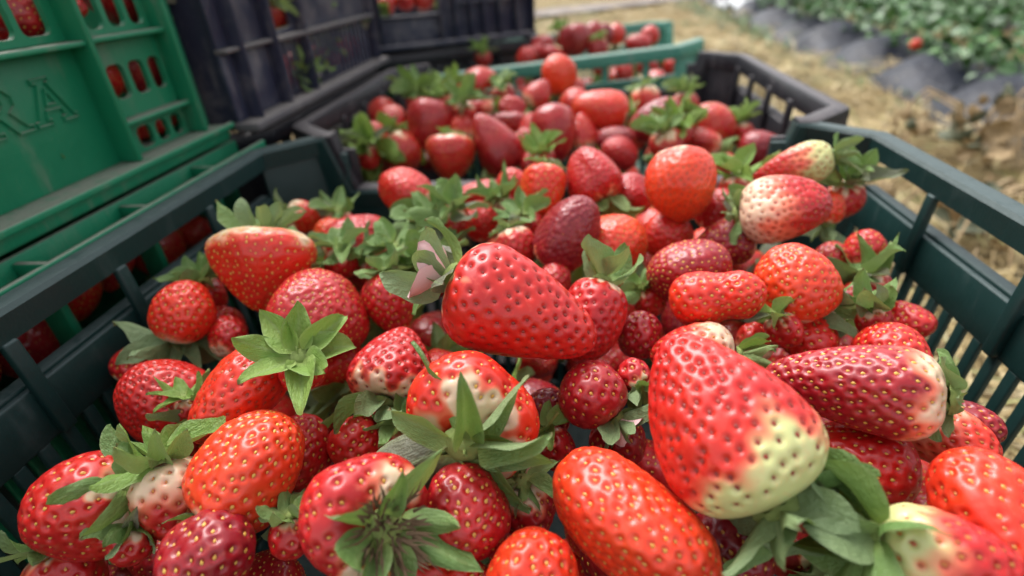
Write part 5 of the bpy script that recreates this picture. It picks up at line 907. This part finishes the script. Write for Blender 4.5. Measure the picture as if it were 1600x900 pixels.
GROUPS = {1: 'strawberries heaped in the dark green crate', 2: 'strawberries heaped in the black crate', 3: 'strawberries in the far green crate'}
VAR = {}
def variant(shape, i, res, pale):
    key = (shape, i, res, pale)
    if key not in VAR: VAR[key] = fruit_mesh(shape, .018, .018 * {'round': .98, 'heart': 1.1, 'wedge': .88, 'conic': .72, 'long': .6}.get(shape, .8), 900 + i * 13 + len(shape), *res, sp=3.7, pale=pale)
    return VAR[key]
for idx, (crate, label, loc, q, hl, hw, shape, tone, pale, st, cal, ex) in enumerate(BERRIES):
    rng = random.Random(idx * 17 + 5)
    if crate == 1:
        res = (180, 112) if hw > .0145 and loc[1] < -.20 else (128, 80) if hw > .012 and loc[1] < -.05 else (112, 72)
        fm, sm = fruit_mesh(shape, hl, hw, idx + 1, *res, sp=ex.get('sp', 4.2), pd=ex.get('pd', 1.0) * (1 if loc[1] < -.17 else .55), pale=pale, pdir=ex.get('pdir', 0), pang=ex.get('pang', 0), bend=ex.get('bend', 0), us0=ex.get('us0', 0))
    else:
        fm, sm = fruit_mesh(shape, hl, hw, idx + 1, *((80, 52) if crate == 2 else (44, 30)), sp=4.0, pd=1.3, pale=pale, lump=.07)
    body = link('strawberry', fm); tag(body, label, 'strawberry', GROUPS[crate])
    sd = link('seeds', sm, body); sd['kind'] = 'stuff'
    put(body, sd, loc, q, tone, st if crate == 1 else st, 1. if ex.get('green') else .25 * rng.random())
    if cal: add_calyx(body, hl, hw, cal, rng, ex, 'fresh' if ('fresh' in label or 'light green' in label or 'bright leaves' in label or rng.random() < (.16 if crate == 1 else .5)) else 'sepal')
def filler(loc, ax, r, label, group, rng, cal=True, tone=None):
    fm, sm = variant(rng.choice(('round', 'wedge', 'conic')), rng.randrange(3), (84, 54), 0.)
    body = link('strawberry', fm); tag(body, label, 'strawberry', group); sd = link('seeds', sm, body); sd['kind'] = 'stuff'
    put(body, sd, loc, Vector(ax).to_track_quat('Z', 'Y'), rng.uniform(.35, 1) if tone is None else tone, rng.random() * .6)
    s = r / .018; body.scale = (s, s, s)
    if cal: add_calyx(body, .018, .0155, (8, 1.3, -20, .55), rng, {}, 'fresh' if rng.random() < .3 else 'sepal')
for i, (crate, loc, ax, r, lb) in enumerate(FILLERS):
    rng = random.Random(i + 4000)
    filler(loc, ax, r, lb, GROUPS[crate], rng, cal=rng.random() < .7)
rng = random.Random(77)
for y in frange(-.215, .0, .034):
    for z in (.02, .055, .095):
        filler((-.274 + rng.uniform(-.004, .004), y + rng.uniform(-.006, .006), Z0 + z), (rng.gauss(0, 1), rng.gauss(0, 1), rng.gauss(0, 1)), rng.uniform(.016, .0185), 'strawberry inside the bright green lettered crate behind its %s row of slots' % {.02: 'lowest', .055: 'middle', .095: 'top'}[z], 'strawberries inside the lettered crate', rng, rng.random() < .25)
for y in frange(-.30, -.02, .036):
    filler((-.268, y, Z0 - .050 + rng.uniform(-.006, .006)), (rng.gauss(0, 1), rng.gauss(0, 1), rng.gauss(0, 1)), .018, 'strawberry in shade inside the green crate under the lettered one', 'strawberries inside the lower green crate', rng, rng.random() < .4)
for y in frange(.08, .32, .034):
    for z in (.026, .075):
        filler((-.2475, y, Z0 + z), (rng.gauss(0, 1), rng.gauss(0, 1), rng.gauss(0, 1)), .0165, 'strawberry behind the %s of the dusty navy black crate' % ('narrow lower slats' if z < .05 else 'upper window'), 'strawberries inside the dusty navy crate', rng, rng.random() < .5)
fr = Matrix.Rotation(FRZ, 4, 'Z'); FO = Vector(FAR)
for k in range(5):
    p = FO + fr @ Vector((-.034, .022 + .028 * k, .058 + (.004 if k % 2 else 0)))
    filler(tuple(p), (rng.gauss(0, 1), rng.gauss(0, 1), rng.gauss(0, .5)), .015, 'strawberry in the row behind the window of the black crate at the back', 'strawberries inside the back black crate', rng, k % 2 == 0, .6)
p = FO + fr @ Vector((-.030, .022, .028)); filler(tuple(p), (0, .3, -1), .015, 'red strawberry behind the narrow left slot of the black crate at the back', 'strawberries inside the back black crate', rng, False, .4)
# ------------------------------------------------------------------ ground, field and background
def mat_ground():
    T = NT('straw covered ground'); pos = T.new('ShaderNodeNewGeometry').outputs['Position']
    n = T.noise(1.6, 4, .6, pos); n2 = T.noise(14, 4, .65, pos); mp = T.new('ShaderNodeMapping', i_Scale=(30, 140, 60), i_Rotation=(0, 0, .6)); T.con(pos, mp.inputs[0]); n3 = T.noise(1, 4, .6, mp.outputs[0], dist=1.5)
    c = T.ramp(T.math('ADD', T.math('MULTIPLY', n2, .5), T.math('MULTIPLY', n3, .5)), [(.30, (.09, .062, .034)), (.48, (.25, .18, .08)), (.62, (.39, .295, .145)), (.8, (.52, .42, .25))])
    c = T.mix(T.math('MULTIPLY', T.sstep(n, .50, .64), .6), c, (.17, .185, .07))
    T.con(c, T.b.inputs['Base Color']); T.set(Roughness=.85, Specular_IOR_Level=.2); T.bump(T.math('ADD', n3, n2), .7, .02); return T.m
def mat_straw():
    T = NT('straw'); rnd = T.attr('shade'); T.con(T.ramp(rnd, [(0, (.12, .08, .04)), (.3, (.34, .245, .10)), (.65, (.49, .38, .185)), (.88, (.60, .50, .31)), (1, (.22, .25, .06))]), T.b.inputs['Base Color']); T.set(Roughness=.6, Specular_IOR_Level=.3); return T.m
def mat_plant():
    T = NT('field leaves'); rnd = T.attr('shade'); T.con(T.ramp(rnd, [(0, (.022, .065, .016)), (.5, (.045, .125, .026)), (.9, (.075, .18, .04)), (1, (.13, .21, .09))]), T.b.inputs['Base Color']); T.set(Roughness=.45); return T.m
def mat_film():
    T = NT('black mulch film'); pos = T.new('ShaderNodeNewGeometry').outputs['Position']; n = T.noise(9, 4, .6, pos); n2 = T.noise(45, 4, .6, pos)
    d = T.sstep(T.math('ADD', T.math('MULTIPLY', n, .6), T.math('MULTIPLY', n2, .4)), .46, .62)
    T.con(T.mix(T.math('MULTIPLY', d, .4), (.002, .004, .012), (.036, .042, .062)), T.b.inputs['Base Color']); T.set(Roughness=.42, Specular_IOR_Level=.3); T.bump(n2, .6, .01); return T.m
M['straw'] = mat_straw(); M['plant'] = mat_plant(); M['film'] = mat_film()
gx = np.concatenate([np.linspace(-120, -4, 14), np.linspace(-3.5, 9, 126), np.linspace(10, 120, 14)]); gy = np.concatenate([np.linspace(-60, -2, 10), np.linspace(-1.8, 9, 110), np.linspace(10, 160, 16)])
GX, GY = np.meshgrid(gx, gy); near = np.exp(-((GX - 1) / 6) ** 4 - ((GY - 3) / 7) ** 4)
GZ = np.array([noise.noise(Vector((x * 1.7, y * 1.7, 0))) * .022 + noise.noise(Vector((x * 6, y * 6, 4))) * .012 for x, y in zip(GX.ravel(), GY.ravel())]) * near.ravel() - .012
flat = (np.abs(GX.ravel()) < .75) & (np.abs(GY.ravel() - .2) < .9); GZ[flat] = np.minimum(GZ[flat], -.008)
nx_ = len(gx); Fg = [(j * nx_ + i, j * nx_ + i + 1, (j + 1) * nx_ + i + 1, (j + 1) * nx_ + i) for j in range(len(gy) - 1) for i in range(nx_ - 1)]
g = link('ground', mesh_np('ground', np.stack([GX.ravel(), GY.ravel(), GZ], 1), Fg), None, mat_ground()); g['kind'] = 'structure'
# worn dirt track across the straw
def mat_track():
    T = NT('trodden soil'); pos = T.new('ShaderNodeNewGeometry').outputs['Position']; n = T.noise(5, 5, .65, pos); T.con(T.ramp(n, [(.35, (.15, .12, .105)), (.65, (.29, .25, .23))]), T.b.inputs['Base Color']); T.set(Roughness=.9); T.bump(n, .6, .02); return T.m
tv, tf = [], []
for i in range(26):
    s = i / 25; x = -2.4 + 5.0 * s; y = 2.55 + 4.2 * s + .15 * math.sin(s * 5); wdt = .26 + .05 * math.sin(s * 17)
    for k in range(5): q = k / 4 * 2 - 1; tv.append((x - .45 * wdt * q, y + .9 * wdt * q, .027 - .012 * q * q + .006 * noise.noise(Vector((x * 4, q * 2, 1)))))
    if i:
        for k in range(4): a = (i - 1) * 5 + k; tf.append((a, a + 1, a + 6, a + 5))
t = link('dirt_path', mesh_np('dirt_path', tv, tf), None, mat_track()); t['kind'] = 'structure'

def blades(n, place, length, width, rng, lift=.5, seg=3):
    V, F, sh = [], [], []
    for k in range(n):
        x, y, z, sc = place(rng); a = rng.random() * 6.283; l = length * sc * rng.uniform(.5, 1.4); w = width * sc * rng.uniform(.6, 1.3); el = rng.uniform(-.1, lift); bend = rng.gauss(0, .5); c = rng.random(); b = len(V); px, py, pz = x, y, z
        for i in range(seg + 1):
            V += [(px - math.sin(a) * w, py + math.cos(a) * w, pz), (px + math.sin(a) * w, py - math.cos(a) * w, pz + w * .5)]; sh += [c, c]
            a += bend / seg; px += math.cos(a) * math.cos(el) * l / seg; py += math.sin(a) * math.cos(el) * l / seg; pz = max(z - .004, pz + math.sin(el) * l / seg); el -= lift * .9 / seg
        F += [(b + 2 * i, b + 2 * i + 1, b + 2 * i + 3, b + 2 * i + 2) for i in range(seg)]
    return V, F, sh
def gz(x, y): return noise.noise(Vector((x * 1.7, y * 1.7, 0))) * .022 + noise.noise(Vector((x * 6, y * 6, 4))) * .012 - .012
rng = random.Random(3)
def place_straw(r):
    while True:
        if r.random() < .55: x = .24 + .80 * r.random(); y = -.5 + 2.6 * r.random()
        else: x = -2.2 + 3.6 * r.random(); y = .8 + 5.5 * r.random() ** 1.3
        if -.7 < x < .225 and y < .85: continue
        tuft = noise.noise(Vector((x * 3.1, y * 3.1, 7)))
        if tuft < -.12 and r.random() < .55: continue
        return x, y, gz(x, y) + max(0, tuft) * .07 * r.random(), 1.0 if y < 2 else 1.5
V, F, sh = blades(22000, place_straw, .085, .0013, rng)
o = link('straw', mesh_np('straw', V, F, True, dict(shade=sh)), None, M['straw']); tag(o, 'loose dry yellow straw covering the ground beside the crates', 'straw', None, 'stuff')
def place_grass(r):
    x = -1.5 + 2.9 * r.random(); y = 1.6 + 4.5 * r.random()
    if noise.noise(Vector((x * 1.6, y * 1.6, 21))) < .15: x, y = 1.0 + .25 * r.gauss(0, 1) * .3, 1.0 + 4 * r.random()
    return x, y, gz(x, y), 1.
V, F, sh = blades(2600, place_grass, .06, .002, rng, 1.2)
o = link('grass', mesh_np('grass', V, F, True, dict(shade=sh)), None, M['plant']); tag(o, 'sparse green grass growing through the straw', 'grass', None, 'stuff')
# mulched planting beds, the nearest one first
MOUNDS = [(.15, .8), (.54, .9), (.93, 1.1), (1.30, .9), (1.66, 1.0), (2.08, 1.1), (2.5, .8), (3.0, 1.0), (3.6, .9), (4.2, 1.1), (4.9, .8), (5.6, 1.)]
def bed(x0, wdt, seed, ny=130, y1=9., lump=1.):
    V, F = [], []; nc = 15
    for j in range(ny + 1):
        y = -.6 + (y1 + .6) * (j / ny)
        for i in range(nc + 1):
            q = i / nc; prof = math.sin(math.pi * min(1, max(0, q)) ) ** .38
            e = noise.noise(Vector((y * 2.3, seed, q * 1.5))); e2 = noise.noise(Vector((y * 6.5, seed + 3, q * 4)))
            mound = sum(math.exp(-((y - ym) / .125) ** 2) * hm for ym, hm in MOUNDS) * math.exp(-((q - .22) / .26) ** 2) if lump > 1 else .3 * max(0, e)
            x = x0 + .075 * max(-1, y - 1) + wdt * q - .07 * mound * (1 - q) + .03 * e2; z = -.03 + prof * (.045 + .088 * mound + .03 * e2)
            V.append((x, y, z))
    for j in range(ny):
        for i in range(nc): a = j * (nc + 1) + i; F.append((a, a + 1, a + nc + 2, a + nc + 1))
    return mesh_np('planting_bed', V, F)
for k in range(4):
    o = link('planting_bed', bed(.87 + 1.0 * k, .56, k * 5.3, lump=1.8 if k == 0 else .5, ny=130 if k < 2 else 60), None, M['film']); o['kind'] = 'structure'
def leaf_cloud(n, place, size, rng):
    V, F, sh = [], [], []
    for k in range(n):
        x, y, z, sc = place(rng); c = Vector((x, y, z)); d = Vector((rng.gauss(0, 1), rng.gauss(0, 1), rng.gauss(.2, .5))).normalized(); nrm = Vector((rng.gauss(0, .5), rng.gauss(0, .5), 1)).normalized(); s = d.cross(nrm).normalized(); nrm = s.cross(d); l = size * sc * rng.uniform(.6, 1.3); w = l * .36; b = len(V); col = min(1, max(0, rng.gauss(.5, .24)))
        V += [c, c + d * l * .45 + s * w + nrm * w * .35, c + d * l * .5, c + d * l * .45 - s * w + nrm * w * .35, c + d * l - nrm * l * .12]
        F += [(b, b + 1, b + 2), (b, b + 2, b + 3), (b + 1, b + 4, b + 2), (b + 3, b + 2, b + 4)]; sh += [col] * 5
    return V, F, sh
def place_field(r):
    while True:
        y = .5 + 9.2 * r.random(); x = .90 + 5.4 * r.random() ** 1.2
        if x < .985 + .075 * (y - 1) + .04 * noise.noise(Vector((y * 2.2, 5, 1))): continue
        row = .5 + .5 * math.cos((x - 1.40) / 1.0 * 6.283); clump = noise.noise(Vector((x * 5, y * 5, 3)))
        return x, y, .03 + (.07 + .03 * row + .05 * clump) * r.random() ** .6 + .02, 1
V, F, sh = leaf_cloud(56000, place_field, .037, rng)
o = link('strawberry_plants', mesh_np('strawberry_plants', V, F, True, dict(shade=sh)), None, M['plant']); tag(o, 'green rows of strawberry plants on the mulched beds at the upper right', 'strawberry plants', None, 'stuff')
# one ripe berry lying on the mulch film
fm, sm = variant('round', 0, (48, 32), 0.); b_ = link('strawberry', fm); tag(b_, 'lone orange-red strawberry lying on the black mulch film in the field', 'strawberry'); s_ = link('seeds', sm, b_); s_['kind'] = 'stuff'; put(b_, s_, (.95, 1.30, .108), (1, .3, .2, 0), .15, .4); b_.scale = (.8,) * 3
# withered plant beside the right wall
M['dry'] = mat_simple('withered leaf', (.22, .145, .07), (.45, .33, .18), 9, .7, .4, .004)
M['drygreen'] = mat_simple('half green leaf', (.055, .075, .04), (.13, .13, .075), 9, .6, .4, .004)
DRY = [[sepal_mesh(c, w, .3, M[m], name='leaf') for c, w in ((1.8, .7), (-1.4, -.5), (2.6, .9), (.8, .4))] for m in ('dry', 'drygreen')]
rng = random.Random(12)
def withered(loc, n, spread, hgt, label):
    wp = empty('withered_plant', loc); tag(wp, label, 'plant')
    for k in range(n):
        o = link('leaf', DRY[0 if rng.random() < .62 else 1][rng.randrange(4)], wp); a = rng.random() * 6.28; rr = spread * rng.random() ** .6
        o.location = (rr * math.cos(a), rr * math.sin(a), .01 + hgt * rng.random() * (1.1 - rr / spread * .7)); o.rotation_euler = (rng.uniform(-1.2, 1.5), rng.uniform(-1, 1), rng.random() * 6.28); s = rng.uniform(.020, .046); o.scale = (s * .7, s, s)
    for k in range(14):
        a = rng.random() * 6.28; f = spread / .24; pts = [Vector((0, 0, 0)), Vector((math.cos(a) * .06 * f, math.sin(a) * .06 * f, hgt * (.7 + .4 * rng.random()))), Vector((math.cos(a) * .15 * f, math.sin(a) * .15 * f, hgt * (.9 + .4 * rng.random()))), Vector((math.cos(a) * .24 * f, math.sin(a) * .22 * f, hgt * .4))]
        V, F = [], []
        for i in range(10):
            s = i / 9 * 3; j = min(2, int(s)); p = pts[j].lerp(pts[j + 1], s - j)
            for q in range(4): t_ = q * 1.5708; V.append((p.x + .0022 * math.cos(t_), p.y + .0022 * math.sin(t_), p.z + .0015 * math.sin(t_ + .7)))
            if i: F += [((i - 1) * 4 + q, (i - 1) * 4 + (q + 1) % 4, i * 4 + (q + 1) % 4, i * 4 + q) for q in range(4)]
        link('stem', mesh_np('stem', V, F), wp, M['dry'])
withered((.74, .66, -.01), 76, .15, .11, 'withered brown strawberry plant with curled leaves standing on the straw at the right edge')
withered((.55, .34, -.01), 44, .13, .07, 'low dead leafy runner heap lying close to the dark green crate at the right edge')
# thin posts in the field and a scrap of white sheeting
M['postgrey'] = mat_simple('weathered post', (.16, .17, .17), (.28, .28, .27), 40, .7, .4, .004)
M['sheet'] = mat_simple('white sheeting', (.70, .72, .74), (.82, .83, .84), 12, .4, .3, .01)
def post(loc, h, r, lean, label):
    V, F = [], []; n = 9
    for i, s in enumerate((0, .3, .7, 1.0)):
        for j in range(n): a = j / n * 6.283; V.append((r * (1.1 - .15 * s) * math.cos(a) + lean * s * h, r * (1.1 - .15 * s) * math.sin(a), s * h))
        if i: F += [((i - 1) * n + j, (i - 1) * n + (j + 1) % n, i * n + (j + 1) % n, i * n + j) for j in range(n)]
    V.append((lean * h, 0, h + r * .3)); F += [(3 * n + j, 3 * n + (j + 1) % n, len(V) - 1) for j in range(n)]
    o = link('field_post', mesh_np('field_post', V, F), None, M['postgrey']); o.location = loc; tag(o, label, 'post')
post((1.92, 2.42, -.02), 1.3, .022, .02, 'thin grey post standing among the green plants at the upper right')
post((1.20, 3.05, -.02), .9, .014, .05, 'slim dark stake at the edge of the mulched bed near the white sheeting')
V, F = [], []
for j in range(17):
    for i in range(17):
        x, y = i / 16 - .5, j / 16 - .5; p = Vector((x * 4, y * 4, 2)); V.append((x * .5, y * .34, .05 + .13 * max(0, 1 - 4 * (x * x + y * y)) + .07 * noise.noise(p * 1.6) + .04 * noise.noise(p * 4)))
        if i and j: a = j * 17 + i; F.append((a - 18, a - 17, a, a - 1))
o = link('plastic_sheet', mesh_np('plastic_sheet', V, F, False), None, M['sheet']); o.location = (1.34, 4.05, -.02); tag(o, 'crumpled white plastic sheeting lying at the head of the mulched bed', 'sheet')
# far edge of the field
print('tris', sum(len(p.vertices) - 2 for m in bpy.data.meshes for p in m.polygons), 'objects', len(bpy.data.objects))
